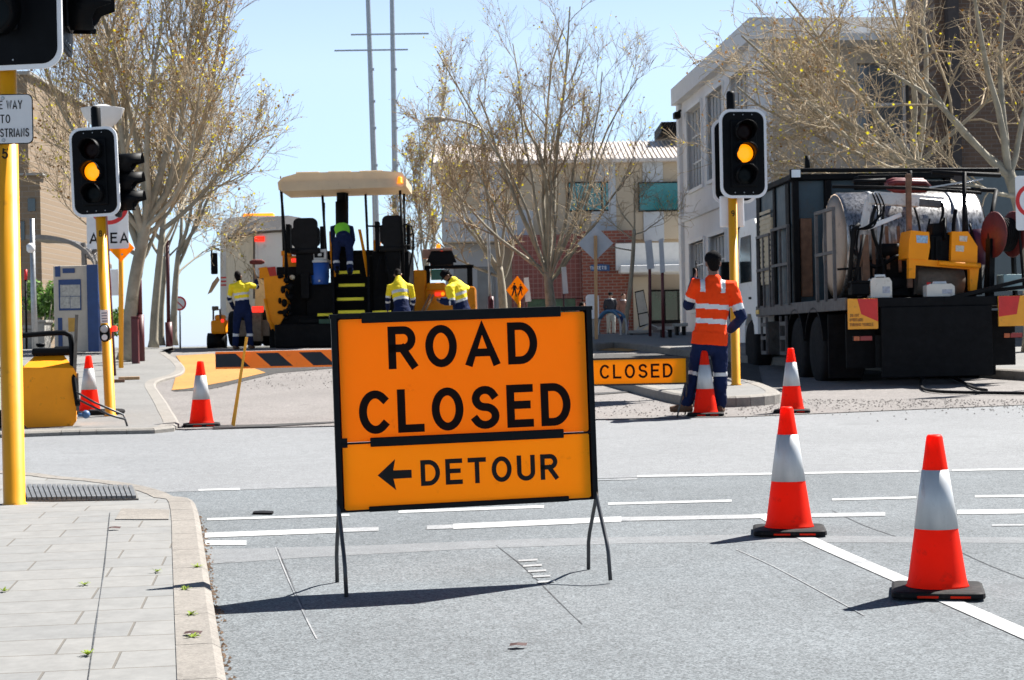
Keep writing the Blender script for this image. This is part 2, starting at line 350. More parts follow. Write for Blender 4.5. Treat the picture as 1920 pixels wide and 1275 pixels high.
marks('road_marking', [dash(1195, 893, 1722, 883.5, 4), dash(1785, 882, 2100, 876, 4), dash(372, 919, 450, 917, 4), dash(388, 974, 655, 966, 5), dash(747, 960, 1020, 950, 6),
 dash(1140, 945, 1372, 939, 5), dash(1560, 937, 1718, 933, 4.5), dash(1828, 931, 2000, 929, 5), dash(384, 1004, 640, 994.5, 11), dash(850, 987.5, 1165, 973.5, 12), dash(1795, 960.5, 2010, 958, 10), dash(385, 1018, 462, 1018, 10)], A_paint)
marks('worn_marking', [dash(640, 994.5, 710, 992, 9), dash(800, 989.5, 850, 987.5, 9), dash(1165, 973.5, 1660, 964, 9), dash(1860, 985, 1990, 984, 4), dash(1110, 770, 1290, 765, 4), dash(1540, 755, 1880, 750, 3), dash(1195, 898, 1120, 900, 3)], A_wornpaint)
def strip(name, pts, wd, off, m):
    p = smooth([G(a, b) for a, b in pts], 4); L, Rr = [], []
    for i, q in enumerate(p):
        d = (p[min(i+1, len(p)-1)]-p[max(i-1, 0)]); n = V((-d.y, d.x)).normalized()*wd/2
        L.append((q.x+n.x, q.y+n.y)); Rr.append((q.x-n.x, q.y-n.y))
    return sheet(name, L+Rr[::-1], off, m)
strip('lane_line', [(1428, 964), (1510, 1008), (1705, 1094), (1960, 1206), (2100, 1268)], .10, .0022, A_paint)
for pts in ([(516, 1026), (540, 1085), (572, 1155), (594, 1198)], [(1380, 1030), (1450, 1062), (1540, 1110), (1620, 1154)]): strip('chalk_line', pts, .007, .0014, A_wornpaint)
for pts in ([(930, 1022), (985, 1066), (1040, 1120), (1092, 1170)], [(1560, 957), (1620, 985), (1680, 1006)], [(520, 1028), (546, 1088), (575, 1156)], [(440, 1052), (405, 1057), (388, 1056)], [(1770, 1020), (1860, 1062), (1990, 1110)]): strip('crack', pts, .006, .0005, M_crack)
for k in range(5): marks('chalk_tick', [dash(972+k*9, 1052+k*10, 1008+k*8, 1050+k*10, 4)], A_wornpaint, .0024)
# near corner footpath and its kerb; the long joint of the slabs
hk = .11
edge = smooth([(470, 1560), (436, 1340), (404, 1150), (384, 1030), (371, 955), (352, 921), (318, 898), (250, 882), (150, 872), (0, 869), (-500, 888), (-1500, 930)], 3)
eo = [G(p[0], p[1], hk) for p in edge]
def offset(path, d):
    o = []
    for i, q in enumerate(path):
        t = (path[min(i+1, len(path)-1)]-path[max(i-1, 0)]); n = V((-t.y, t.x, 0)).normalized(); o.append(q+n*d)
    return o
ein = offset(eo, .16)
def lowered(p):       # the corner runs down to the road as a kerb ramp
    d = math.hypot(p.x+2.75, p.y-13.4); return hk*min(1, max(.12, (d-.9)/1.2))
def pave(name, path, far, m):
    bm = bmesh.new(); f = bm.faces.new([bm.verts.new((p[0], p[1], 0)) for p in list(path)+far])
    for k in range(-14, 40):
        bmesh.ops.bisect_plane(bm, geom=bm.verts[:]+bm.edges[:]+bm.faces[:], plane_co=(0, k*.5+8, 0), plane_no=(0, 1, 0))
        if k < 8: bmesh.ops.bisect_plane(bm, geom=bm.verts[:]+bm.edges[:]+bm.faces[:], plane_co=(-k*.5, 0, 0), plane_no=(1, 0, 0))
    bmesh.ops.triangulate(bm, faces=bm.faces[:])
    for v in bm.verts: v.co.z = prof(v.co.y)+lowered(v.co)
    bmesh.ops.recalc_face_normals(bm, faces=bm.faces[:])
    if sum(f.normal.z for f in bm.faces) < 0: bmesh.ops.reverse_faces(bm, faces=bm.faces[:])
    me = bpy.data.meshes.new(name); bm.to_mesh(me); bm.free(); me.materials.append(m)
    o = bpy.data.objects.new(name, me); col.objects.link(o); return tag(o, kind='structure')
pave('footpath', [(p.x, p.y) for p in ein], [(-40, -10), (ein[0].x-1, -10)], M_pave)
def kerb(name, path, inner, height, m, joint=.95):
    mb = MB(); acc = 0; last = 0
    for i in range(len(path)-1):
        a, b, c, d = path[i], path[i+1], inner[i+1], inner[i]; L = (b-a).length
        n = max(1, round(L/joint)) if L > joint*1.3 else 1
        for k in range(n):
            t0, t1 = k/n+.003/L, (k+1)/n-.003/L
            P = lambda u, v, t: u.lerp(v, t)
            top = [P(a, b, t0), P(a, b, t1), P(d, c, t1), P(d, c, t0)]
            vs = []
            for j, q in enumerate(top):
                zt = prof(q.y)+height(q)+.004; vs.append((q.x, q.y, zt-(.018 if j < 2 else 0)))
            for j, q in enumerate(top): vs.append((q.x, q.y, prof(q.y)-.05))
            inn = [vs[j] for j in range(8)]
            ch = .03; e = [V(top[0]).lerp(V(top[3]), ch/.16), V(top[1]).lerp(V(top[2]), ch/.16)]
            vs += [(q.x, q.y, prof(q.y)+height(q)+.004) for q in e]
            mb.add(vs, [(8, 9, 2, 3), (0, 1, 9, 8), (0, 4, 5, 1), (1, 5, 6, 2, 9), (2, 6, 7, 3), (3, 7, 4, 0, 8)])
    o = mb.build(name, m); return tag(o, kind='structure')
kerb('kerb', eo, ein, lowered, A_kerb)
def slab(name, poly, h, m, lip=True):         # raised footpath island beyond the crossing: top sheet with its kerb
    p = [G(a, b, h) for a, b in poly]; sheet(name, [(q.x, q.y) for q in p], h, m); return p
# footpath of the far left corner
flp = smooth([(-900, 846), (0, 812), (180, 806), (326, 800), (322, 768), (300, 735), (292, 722), (300, 712), (338, 701), (347, 690), (336, 676), (318, 664), (312, 660)], 3)
fl = [G(a, b, .05) for a, b in flp]
fli = offset(fl, .17); sheet('far_footpath', [(q.x, q.y) for q in fli]+[(fli[-1].x-2, 75), (-60, 75), (-60, fli[0].y)], .05, A_conc)
kerb('far_kerb', fl, fli, lambda q: .05, A_kerbw, 1.4)
# island with the right-hand signal post, and the footpath beyond
isl = smooth([(1060, 690), (1120, 703), (1200, 723), (1290, 742), (1380, 744), (1452, 739), (1462, 733), (1440, 722), (1400, 712), (1300, 704)], 3)
il = [G(a, b, .12) for a, b in isl]; ili = offset(il, .17); sheet('traffic_island', [(q.x, q.y) for q in ili], .12, A_conc); kerb('island_kerb', il, ili, lambda q: .12, A_kerbw, 1.6)
rp = smooth([(1040, 648), (1100, 642), (1116, 645.5), (1150, 641), (1200, 645), (1290, 656), (1420, 668), (1600, 676), (1900, 694), (2300, 716)], 3)
rl = [G(a, b, .14) for a, b in rp]; rli = offset(rl, .18); sheet('right_footpath', [(q.x, q.y) for q in rli]+[(60, rli[-1].y), (60, 140), (-2, 140)], .14, A_conc); kerb('right_kerb', rl, rli, lambda q: .14, A_kerb, 1.6)
# ---------------------------------------------------------------- bits on the near footpath and road
t = thing('drain_grate', 'grey ribbed steel drain grate in the footpath beside the nearest yellow post', 'drain', G(158, 928, .05))
fr = Fr(t.location); mb = MB(); mf = MB()
pa, pb, pc, pd = [V((q.x, q.y, prof(q.y)+lowered(q))) for q in (G(52, 944, .06), G(258, 947, .045), G(250, 915, .02), G(42, 908, .04))]; L0 = t.location
n = 22
for k in range(n):
    u0, u1 = k/n, (k+.76)/n
    q = [pa.lerp(pb, u0)-L0, pa.lerp(pb, u1)-L0, pd.lerp(pc, u1)-L0, pd.lerp(pc, u0)-L0]
    mb.add([x+V((0, 0, .03)) for x in q]+[x-V((0, 0, .02)) for x in q], [(0, 1, 2, 3), (0, 4, 5, 1), (1, 5, 6, 2), (2, 6, 7, 3), (3, 7, 4, 0)])
q = [pa-L0, pb-L0, pc-L0, pd-L0]
cen = sum(q, V())/4
mf.add([cen+(x-cen)*1.02+V((0, 0, .012)) for x in q]+[cen+(x-cen)*1.02-V((0,0,.03)) for x in q], [(0, 1, 2, 3), (0, 4, 5, 1), (1, 5, 6, 2), (2, 6, 7, 3), (3, 7, 4, 0)])
M_grate = mat('worn steel grate', (.13, .138, .145), .5, .3, var=.2, scale=5)
mf.build('frame', mat('grate pit', (.13, .125, .115), .9), t); mb.build('bars', M_grate, t)
def flat(name, poly, h, th, m, label, cat, par=None):
    p = [G(a, b, h) for a, b in poly]; c = sum(p, V())/len(p); n = len(p); mb = MB()
    mb.add([x-c+V((0, 0, th)) for x in p]+[x-c-V((0, 0, .02)) for x in p], [tuple(range(n))]+[(i, i+n, (i+1) % n+n, (i+1) % n) for i in range(n)])
    o = mb.build(name, m); o.location = c; return tag(o, label, cat)
rnd0 = random.Random(3); sj = smooth([G(a, b_, hk) for a, b_ in ((206, 962), (196, 1060), (186, 1130), (163, 1290))], 3); L_, R_ = [], []
for q in sj: e_ = .0028*rnd0.uniform(.4, 1.5); L_.append((q.x-e_, q.y)); R_.append((q.x+e_, q.y))
sheet('slab_joint', L_+R_[::-1], hk+.003, M_crack)
flat('pit_cover', [(216, 975), (316, 975), (318, 957), (228, 955)], hk, .006, A_kerb, 'pale concrete pit cover let into the footpath beside the steel grate', 'pit cover')
flat('manhole_cover', [(474, 964.5), (510, 965), (513, 961.5), (492, 960.5), (476, 961.5)], 0, .012, M_dark, 'small dark iron cover in the road near the corner kerb', 'manhole cover')
M_weed = mat('weed green', (.22, .30, .02), .7, var=.35, scale=30, transl=.2)
rnd = random.Random(5)
for i, (px, py, hh, nm) in enumerate([(360, 1197, .02, 'beside the sixth kerb joint'), (357, 1155, .02, 'at the kerb joint by the shadow'), (370, 1065, hk, 'on the kerb top'), (165, 1230, hk, 'in the long slab joint nearest the camera'), (158, 1098, hk, 'in the slab joint mid footpath'), (346, 1108, hk, 'where the sign shadow crosses the kerb joint'), (8, 1110, hk, 'at the left edge of the footpath'), (294, 1074, hk, 'small and flat between slabs')]):
    mb = MB()
    for k in range(16):
        a = rnd.uniform(0, 6.28); r = rnd.uniform(.008, .032); h = rnd.uniform(.004, .018); d = V((math.cos(a), math.sin(a), 0)); n_ = V((-d.y, d.x, 0))*.004
        mb.add([-n_, n_, d*r+V((0, 0, h))+n_*.7, d*r*1.15+V((0, 0, h*.8)), d*r+V((0, 0, h))-n_*.7], [(0, 1, 2, 3, 4)])
    o = mb.build('weed', M_weed); o.location = G(px, py, hk); o.location.z += .004; tag(o, 'yellow-green weed tuft '+nm, 'weed', 'weeds in the footpath joints')
for px, py, h, nm in ((362, 1193, hk, 'dark red dry leaf lying across the kerb joint'), (215, 994, hk, 'small black scrap lying on the footpath slab'), (972, 1215, 0, 'dark scrap lying on the open road')):
    mb = MB(); vs = [(-.035, -.01, .006), (-.01, -.025, .012), (.03, -.012, .006), (.035, .01, .014), (0, .024, .006), (-.03, .014, .013)]
    mb.add(vs+[(0, 0, .018)], [(i, (i+1) % 6, 6) for i in range(6)]); o = mb.build('dead_leaf', mat('dry leaf', (.05, .02, .018), .8)); o.location = G(px, py, h)+V((0, 0, .004)); tag(o, nm, 'litter')
# loose gravel of the road works
mb = MB(); rnd = random.Random(8)
def stone(p, s):
    q = [V((rnd.uniform(-1, 1), rnd.uniform(-1, 1), 0))*s*.3+V((math.cos(k*2.1), math.sin(k*2.1), 0))*s for k in range(3)]
    mb.add([p+x for x in q]+[p+V((0, 0, s*.9))], [(0, 1, 3), (1, 2, 3), (2, 0, 3)])
for k in range(1500):
    r = rnd.random()
    if r < .55: px, py = rnd.uniform(1380, 1960), 750+abs(rnd.gauss(0, 11))
    elif r < .75: px, py = rnd.uniform(1110, 1460), rnd.uniform(748, 782)
    else: px, py = rnd.uniform(390, 640), rnd.uniform(690, 730)
    stone(G(px, py)+V((0, 0, .006)), rnd.uniform(.005, .016))
tag(mb.build('loose_gravel', mat('dark gravel', (.085, .075, .068), .9, var=.5, scale=30)), 'dark loose asphalt gravel scattered over the road works', 'gravel', kind='stuff')
mb = MB()
for k in range(900):      # grit and leaf litter gathered against the kerb foot
    i = rnd.uniform(0, 17); j = int(i); p = eo[j].lerp(eo[j+1], i-j); nn = eo[j+1]-eo[j]; nn = V((nn.y, -nn.x, 0)).normalized()
    p = p+nn*abs(rnd.gauss(0, .02)); stone(V((p.x, p.y, prof(p.y))), rnd.uniform(.003, .012))
tag(mb.build('gutter_grit', mat('brown grit', (.16, .10, .06), .9, var=.5, scale=30)), 'brown grit gathered along the foot of the near kerb', 'grit', kind='stuff')
# ---------------------------------------------------------------- the ROAD CLOSED sign
L = G(637, 1105); Rg = G(1127, 1080); mid = (L+Rg)/2; yaw = math.atan2(Rg.y-L.y, Rg.x-L.x)
t = thing('road_closed_sign', 'large orange road closed sign with detour arrow on a black frame', 'road sign', mid, yaw)
fr = Fr(mid, yaw); t.rotation_euler = (0, R(-.9), yaw)
z0, zm, z1 = .372, .684, 1.272; hw = .588
mb = MB(); mb.prism(rrect(-hw, zm+.004, hw, z1-.012, .012), -.008, .008); P1 = mb.build('road_closed_panel', M_signor, t)
mb = MB(); mb.prism(rrect(-hw, z0, hw, zm-.004, .012), -.008, .008); P2 = mb.build('detour_panel', M_signye, t)
mb = MB(); text(mb, 'ROAD', -hw+.232, -hw+.937, 1.021, .199, -.0095, .185, .30); mb.build('lettering', M_ink, P1)
mb = MB(); text(mb, 'CLOSED', -hw+.085, -hw+1.088, .722, .203, -.0095, .185, .27); mb.build('lettering', M_ink, P1)
mb = MB(); text(mb, 'DETOUR', -hw+.362, -hw+1.018, .468, .121, -.0095, .18, .27); mb.build('lettering', M_inkblack, P2)
mb = MB(); az = .528; a = -hw
mb.add([(a+x, -.0095, az+z) for x, z in ((.158, 0), (.243, .073), (.232, .020), (.318, .019), (.318, -.019), (.232, -.020), (.243, -.073))], [(0, 1, 2, 5, 6), (2, 3, 4, 5)]); mb.build('detour_arrow', M_inkblack, P2)
mb = MB()
for s in (-1, 1):
    mb.box((s*(hw+.008), -.016, z0-.01), (s*(hw+.034), .014, z1+.012), .002)
    mb.box((s*(hw+.012)-.0, .012, z0-.01), (s*(hw-.02), .016, z1+.01))
mb.box((-hw-.04, -.012, z1-.006), (hw+.04, .014, z1+.014), .002); mb.box((-hw-.012, .009, z0-.012), (hw+.012, .02, z0+.016))
mb.box((-hw-.012, -.014, zm-.006), (hw+.012, -.0085, zm+.003)); mb.box((-hw-.014, -.014, zm-.02), (-hw+.022, -.010, zm+.024))
mb.build('frame', M_blackmetal, t)
for i, (xa, xb, za, zb) in enumerate(((-.46, .462, zm-.021, zm+.022), (-.48, .47, z1-.032, z1+.017), (-.477, .478, z0-.012, z0+.014))):
    mb = MB(); mb.box((xa, -.030 if i == 0 else -.022, za), (xb, -.0145 if i == 0 else -.0125, zb), .004); mb.build('clamp_channel', M_blackmetal, t)
M_leg = mat('worn steel rod', (.06, .063, .068), .5, .5, var=.4, scale=10, dirt=.2, dirtc=(.16, .11, .07))
for s in (-1, 1):
    for d in (-1, 1):
        mb = MB(); x = s*(hw+.028); mb.tube([(x, d*.004, z0+.05), (x, d*.012, z0-.01), (x+d*s*0+.0, d*.17, .185), (x+.0, d*.20, .135), (x+.0, d*.222, .001)], .0095, 8)
        mb.build('leg', M_leg, t)
# ---------------------------------------------------------------- cones
M_cone = mat('fluorescent cone rubber', (1.0, .026, .004), .5, var=.05, scale=5, dirt=.16, dirtc=(.5, .03, .012), transl=.4, spec=.15)
M_band = mat('reflective cone collar', (.50, .51, .515), .42, .25, var=.12, scale=7, dirt=.2, dirtc=(.22, .215, .205), stretch=(1, 1, .3))
M_cbase = mat('black rubber cone foot', (.004, .0038, .004), .75, var=.3, scale=10, dirt=.2, dirtc=(.05, .042, .035), spec=.25)
def cone(px, py, h, rz, label, scl=1.0):
    loc = G(px, py, h); t = thing('traffic_cone', label, 'traffic cone', loc, rz, 'orange traffic cones with silver collars'); t.scale = (scl,)*3
    mb = MB(); o = arc(0, 0, .2, .2, 0, 360, 8)
    sq = []
    for cx, cy, a in ((.165, .165, 0), (-.165, .165, 90), (-.165, -.165, 180), (.165, -.165, 270)): sq += arc(cx, cy, .037, .037, a, a+90, 4)
    k = len(sq); lv = [(.97, .004), (.985, .010), (.975, .026), (.92, .032), (.72, .036)]
    vs = [(x*s, y*s, z) for s, z in lv for x, y in sq]; fs = [(i*k+j, i*k+(j+1) % k, (i+1)*k+(j+1) % k, (i+1)*k+j) for i in range(len(lv)-1) for j in range(k)]
    mb.add(vs, fs+[tuple(range(k-1, -1, -1)), tuple(range((len(lv)-1)*k, len(lv)*k))])
    for x, y in ((.13, -.155), (-.13, -.155), (0, -.155), (.15, .14), (-.15, .14)): mb.box((x-.035, y-.02, 0), (x+.035, y+.02, .01))
    b = mb.build('base', M_cbase, t)
    mb = MB()
    for x0, x1 in ((-.09, .0), (.05, .135)): mb = MB(); mb.box((x0, -.2005, .007), (x1, -.185, .017)); mb.build('base_inset', M_cone, b)
    r = lambda z: .0335+(.128-.0335)*(.7-z)/.65
    mb = MB(); mb.lathe([(.139, .034), (.132, .044), (r(.07), .07), (r(.3), .3), (r(.5), .5), (r(.69), .69), (r(.7)-.005, .7), (.022, .699), (.02, .6)], n=40); mb.build('cone_body', M_cone, t)
    mb = MB(); mb.lathe([(r(.289), .289), (r(.289)+.0022, .2895), (r(.42)+.0025, .42), (r(.547)+.0022, .5465), (r(.547), .547)], n=40); mb.build('reflective_collar', M_band, t)
    return t
cone(1758, 1113, 0, R(-12), 'largest and nearest traffic cone, standing on the white lane line at the right')
cone(1480, 999, 0, R(-7), 'traffic cone with a notched silver collar at the far end of the white lane line')
cone(1485, 773, 0, R(-9), 'traffic cone on the gravelly road behind, in front of the big truck')
cone(1323, 779, 0, R(-6), 'traffic cone standing at the feet of the orange vested worker')
cone(378, 799, 0, R(10), 'traffic cone alone by the left end of the striped barrier board')
cone(168, 775, .05, R(12), 'traffic cone on the far footpath beside the orange tank machine', .97)
mb = MB(); mb.tube(arc(0, 0, .19, .19, 0, 360, 24) and [(x, y, .03) for x, y in arc(0, 0, .19, .19, 0, 360, 24)], .03, 8, cap=False); o = mb.build('rubber_ring', M_rubber); o.location = G(176, 778, .05)+V((.12, .1, 0)); tag(o, 'black rubber ring lying behind the cone next to the tank machine', 'rubber ring')
# ---------------------------------------------------------------- barrier boards
pL = G(455, 799); t = thing('striped_barrier', 'orange and black diagonally striped barrier board on thin yellow legs', 'barrier', pL, R(2)); fr = Fr(pL, R(2))
mb = MB(); x0 = fr.p(404, 675).x; zt, zb = fr.p(500, 658).z, fr.p(500, 690).z; x1 = x0+2.4
mb.box((x0, -.012, zb), (x1, .012, zt), .003); bd = mb.build('board', mat('orange barrier board', (.95, .25, .008), .5, var=.05, dirt=.06, dirtc=(.4, .1, .02), transl=.2), t)
mb = MB(); hgt = zt-zb; xx = x0-.02; u = hgt*.80
k = 0
while xx < x1-.3:
    a, b = xx, xx+.235; lo, hi = zb+hgt*.1, zt-hgt*.12; sl = .155
    mb.add([(max(a, x0+.004), -.0135, hi), (b-.0, -.0135, hi), (b+sl, -.0135, lo), (max(a+sl, x0+.004) if k else x0+.004, -.0135, lo)], [(0, 1, 2, 3)]); xx += .455; k += 1
mb.build('stripes', mat('black stripe sheeting', (.010, .014, .02), .5, var=.3, scale=4, spec=.3), bd)
for xs in (fr.p(455, 760).x, x1-.25):
    for d, dx in ((-1, 0), (1, .07)):
        mb = MB(); top = fr.p(463, 632); o = V((xs+dx*.5-fr.p(455, 760).x, 0, 0))
        a = V((fr.p(437 if d > 0 else 440, 799).x-dx*.3, d*.1, 0)) if xs < 1 else V((xs-.12-dx, d*.1, 0)); q = V((top.x, -.03+d*.012, top.z)) if xs < 1 else V((xs+.02, -.03+d*.012, top.z))
        mb.bar(a, q, .026, .008, (0, 1, 0)); mb.build('leg', M_yellow, t)
pL = G(1262, 781); t = thing('closed_board', 'low yellow board lettered closed, on thin steel legs in front of the worker', 'barrier', pL, R(1)); fr = Fr(pL, R(1))
a, b = fr.p(1040, 676), fr.p(1288, 720); z1_, z0_ = fr.p(1200, 671.5).z, fr.p(1200, 721).z
mb = MB(); mb.box((a.x, -.01, z0_), (b.x, .01, z1_), .003); bd = mb.build('board', M_signye, t)
mb = MB(); mb.box((a.x-.01, -.016, z1_-.012), (b.x+.012, .016, z1_+.008)); mb.box((a.x-.01, -.016, z0_-.006), (b.x+.012, .016, z0_+.012)); mb.box((b.x-.008, -.0175, z0_), (b.x+.014, .0175, z1_)); mb.build('frame', mat('rusty dark steel', (.03, .02, .014), .7, var=.4, scale=20), t)
mb = MB(); c0, c1 = fr.p(1125, 710), fr.p(1261, 710); zz = fr.p(1194, 709).z; text(mb, 'CLOSED', c0.x, c1.x, zz, fr.p(1194, 682.5).z-zz, -.0115, .155, .32); mb.build('lettering', M_ink, bd)
for xs in (b.x-.06, a.x+.2):
    for d in (-1, 1):
        mb = MB(); mb.tube([(xs+.05, 0, z0_+.02), (xs+.04+d*.02, d*.03, z0_-.06), (xs+d*.065-.01, d*.2, 0.002)], .009, 6); mb.build('leg', M_leg, t)
# ---------------------------------------------------------------- traffic signals
def signal_head(par, c, yaw, lit=None, sc_=1.0, w=.52, h=.96, hood=.17, lr=.098, bm_=None):
    """target board with three hooded lenses, facing local -y turned by yaw"""
    Mx = Matrix.Translation(V(c)) @ Matrix.Rotation(yaw, 4, 'Z') @ Matrix.Scale(sc_, 4)
    mb = MB(); mb.M = Mx; mb.prism(rrect(-w/2, -h/2, w/2, h/2, .12, 8), 0, .018); board = mb.build('target_board', bm_ or M_white, par)
    mb = MB(); mb.M = Mx; e = .03; mb.prism(rrect(-w/2+e, -h/2+e, w/2-e, h/2-e, .10, 8), -.0045, 0.002); mb.box((-.145, -.03, -.36), (.145, -.004, .36), .012); mb.box((-.14, .018, -.36), (.14, .16, .36), .02); mb.build('housing', M_black, board)
    for k, z in enumerate((.235, 0, -.235)):
        mb = MB(); mb.M = Mx; mb.lathe([(0.001, .006), (lr*.5, .018), (lr*.9, .01), (lr, 0)], (0, -.032, z), (0, -1, 0), 28)
        mb.build('lens', M_amber if lit == k else (M_lens if k < 2 else M_lensg), board)
        mb = MB(); mb.M = Mx; r0, r1 = lr+.008, lr+.014; vs, fs = [], []; na = 26
        for i in range(na+1):
            a = R(-62+304*i/na); hh = hood*(.55+.45*max(0, math.sin(a)*.7+.3)) if math.sin(a) < 0 else hood
            for r in (r0, r1):
                for y in (-.03, -.03-hh): vs.append((r*math.cos(a), y, z+r*math.sin(a)))
        for i in range(na):
            p, q = 4*i, 4*i+4; fs += [(p, q, q+1, p+1), (p+2, p+3, q+3, q+2), (p+1, q+1, q+3, p+3), (p, p+2, q+2, q)]
        mb.add(vs, fs, True); mb.build('hood', M_black, board)
    mb = MB(); mb.M = Mx
    for z in (h/2-.06, -h/2+.06):
        for x in (-.1, 0, .1): mb.lathe([(.007, 0), (.005, .004)], (x, -.0045, z), (0, -1, 0), 8)
    mb.build('rivets', M_steel, board); return board
def post(t, h, r=.058, base=True, m=None):
    mb = MB(); mb.lathe([(r+.012, 0), (r+.012, .01), (r, .02), (r, h)], n=24); p = mb.build('post', m or M_yellow, t); return p
def number(par, ch, c, h, r):
    mb = MB(); text(mb, ch, c[0]-h*.27, c[0]+h*.27, c[1], h, 0, .17, .2, to3=lambda p, l: V((p.x, -math.sqrt(max(1e-6, r*r-(p.x)**2))-.0012, p.y))); return mb.build('number', M_inkblack, par)
# nearest post, cut by the frame
loc = G(27, 945, .10); loc.z = prof(loc.y)+.09
t = thing('traffic_signal', 'nearest yellow signal post with the number 5 and a give way to pedestrians plate', 'traffic light', loc, R(0)); fr = Fr(loc)
r5 = .068; p5 = post(t, 3.3, r5)
tz = lambda py: fr.p(14, py).z; s5 = F/loc.y
number(p5, '5', (.006, tz(300)), 20/s5, r5)
bc = fr.p(0, 20); signal_head(t, (fr.p(131, 0).x-.47+.05, -.14, tz(138)+.60), R(-9), None, 1.0, .84, 1.2, .24, .155)
bd = [x for x in bpy.data.objects if x.parent == t and x.name.startswith('target_board')][0]
signal_head(t, (.36, .13, tz(-25)+.10), R(97), None, 1, .62, 1.0, .26, .14, M_black)
mb = MB(); x1 = fr.p(62, 230, -.083).x; z0, z1 = tz(273), tz(180); mb.prism(rrect(x1-.62, z0, x1, z1, .035), -.082, -.078); pl = mb.build('sign_plate', M_inkblack, t)
mb = MB(); mb.prism(rrect(x1-.615, z0+.006, x1-.006, z1-.006, .032), -.0835, -.0815); pf = mb.build('plate_face', M_signw, pl)
hh = z1-z0; xe = fr.p(56, 230).x; ls = 16/s5
for s, a, b, z in (('GIVE WAY', -24, 42, tz(208)), ('TO', 1, 19, tz(234)), ('PEDESTRIANS', -33, 54, tz(260))):
    mb = MB(); text(mb, s, fr.p(a, 230, -.083).x, fr.p(b, 230, -.083).x, z, ls, -.0838, .13, .3); mb.build('lettering', M_inkblack, pl)
for z in (z1-.025, z0+.025):
    mb = MB(); mb.lathe([(.012, 0), (.009, .006)], (fr.p(6, 230, -.083).x, -.0838, z), (0, -1, 0), 12); mb.build('bolt', M_steel, pl)
def signal(px, py, h, lean, num, numpy_, label, head_px, yaw, s2, size):
    loc = G(px, py, .12 if px > 900 else .05); t = thing('traffic_signal', label, 'traffic light', loc); t.rotation_euler = (0, R(lean), 0); fr = Fr(loc); s = F/loc.y
    return t, fr, s
t, fr, s = signal(207, 780, 3, -1.6, '8', 0, 'yellow signal post lettered 8 on the far left corner, showing amber', 0, 0, 0, 0)
zt = lambda py: fr.p(195, py).z
p8 = post(t, zt(330), .060); number(p8, '8', (0, zt(444)), 12/s, .060)
hd = (zt(240)+zt(407))/2; hh = (zt(240)-zt(407)); k8 = hh/.96
signal_head(t, (-.02, -.12, hd), R(-8), 1, k8, .535)
mb = MB(); mb.lathe([(.056, zt(350)), (.056, zt(203)), (.04, zt(199))], n=16); mb.build('post_cap', M_black, t)
signal_head(t, (.20, .05, (zt(285)+zt(402))/2), R(90), None, k8*.86, .44, .86, .30, .115, M_black)
mb = MB(); mb.box((-.045, -.064, zt(606)), (.045, -.055, zt(581)), .003); st = mb.build('instruction_plate', M_signw, t)
mb = MB()
for i in range(4): mb.box((-.03, -.0655, zt(586+i*5)), (.03, -.0642, zt(588.4+i*5)))
mb.build('printed_lines', mat('grey print', (.2, .2, .24), .6), st)
mb = MB(); mb.prism(rrect(-.055, zt(641), .055, zt(608), .055, 8), -.10, -.05); pb = mb.build('push_button_box', M_black, t)
mb = MB(); mb.lathe([(.047, 0), (.04, .012)], (0, -.10, zt(617)), (0, -1, 0), 20); mb.build('button', M_steel, pb)
mb = MB(); mb.lathe([(.034, 0), (.034, .004)], (0, -.10, zt(632.5)), (0, -1, 0), 20); mb.build('walk_arrow_disc', M_signw, pb)
mb = MB(); mb.box((.06, -.03, zt(622)), (.12, .05, zt(612)), .01); mb.build('side_button', M_red, t)
t, fr, s = signal(1380, 722, 3, 0, '9', 0, 'yellow signal post lettered 9 on the traffic island, showing amber', 0, 0, 0, 0)
t.rotation_euler = (0, R(0.1), 0); zt = lambda py: fr.p(1376, py).z
p9 = post(t, zt(330), .058); number(p9, '9', (-.005, zt(406)), 11/s, .058)
hd = (zt(207)+zt(373))/2; k9 = (zt(207)-zt(373))/.96
signal_head(t, (fr.p(1391, 290).x, -.12, hd), R(8), 1, k9, .52)
mb = MB(); mb.lathe([(.056, zt(350)), (.056, zt(176)), (.04, zt(171))], n=16); mb.build('post_cap', M_black, t)
signal_head(t, (fr.p(1376, 300, .22).x, .22, hd-.06), R(3), None, k9*.97, .50)
mb = MB(); mb.box((fr.p(1350, 390).x, .07, zt(425)), (fr.p(1396, 390).x, .11, zt(366)), .02); mb.build('rear_sign_plate', M_white, t)
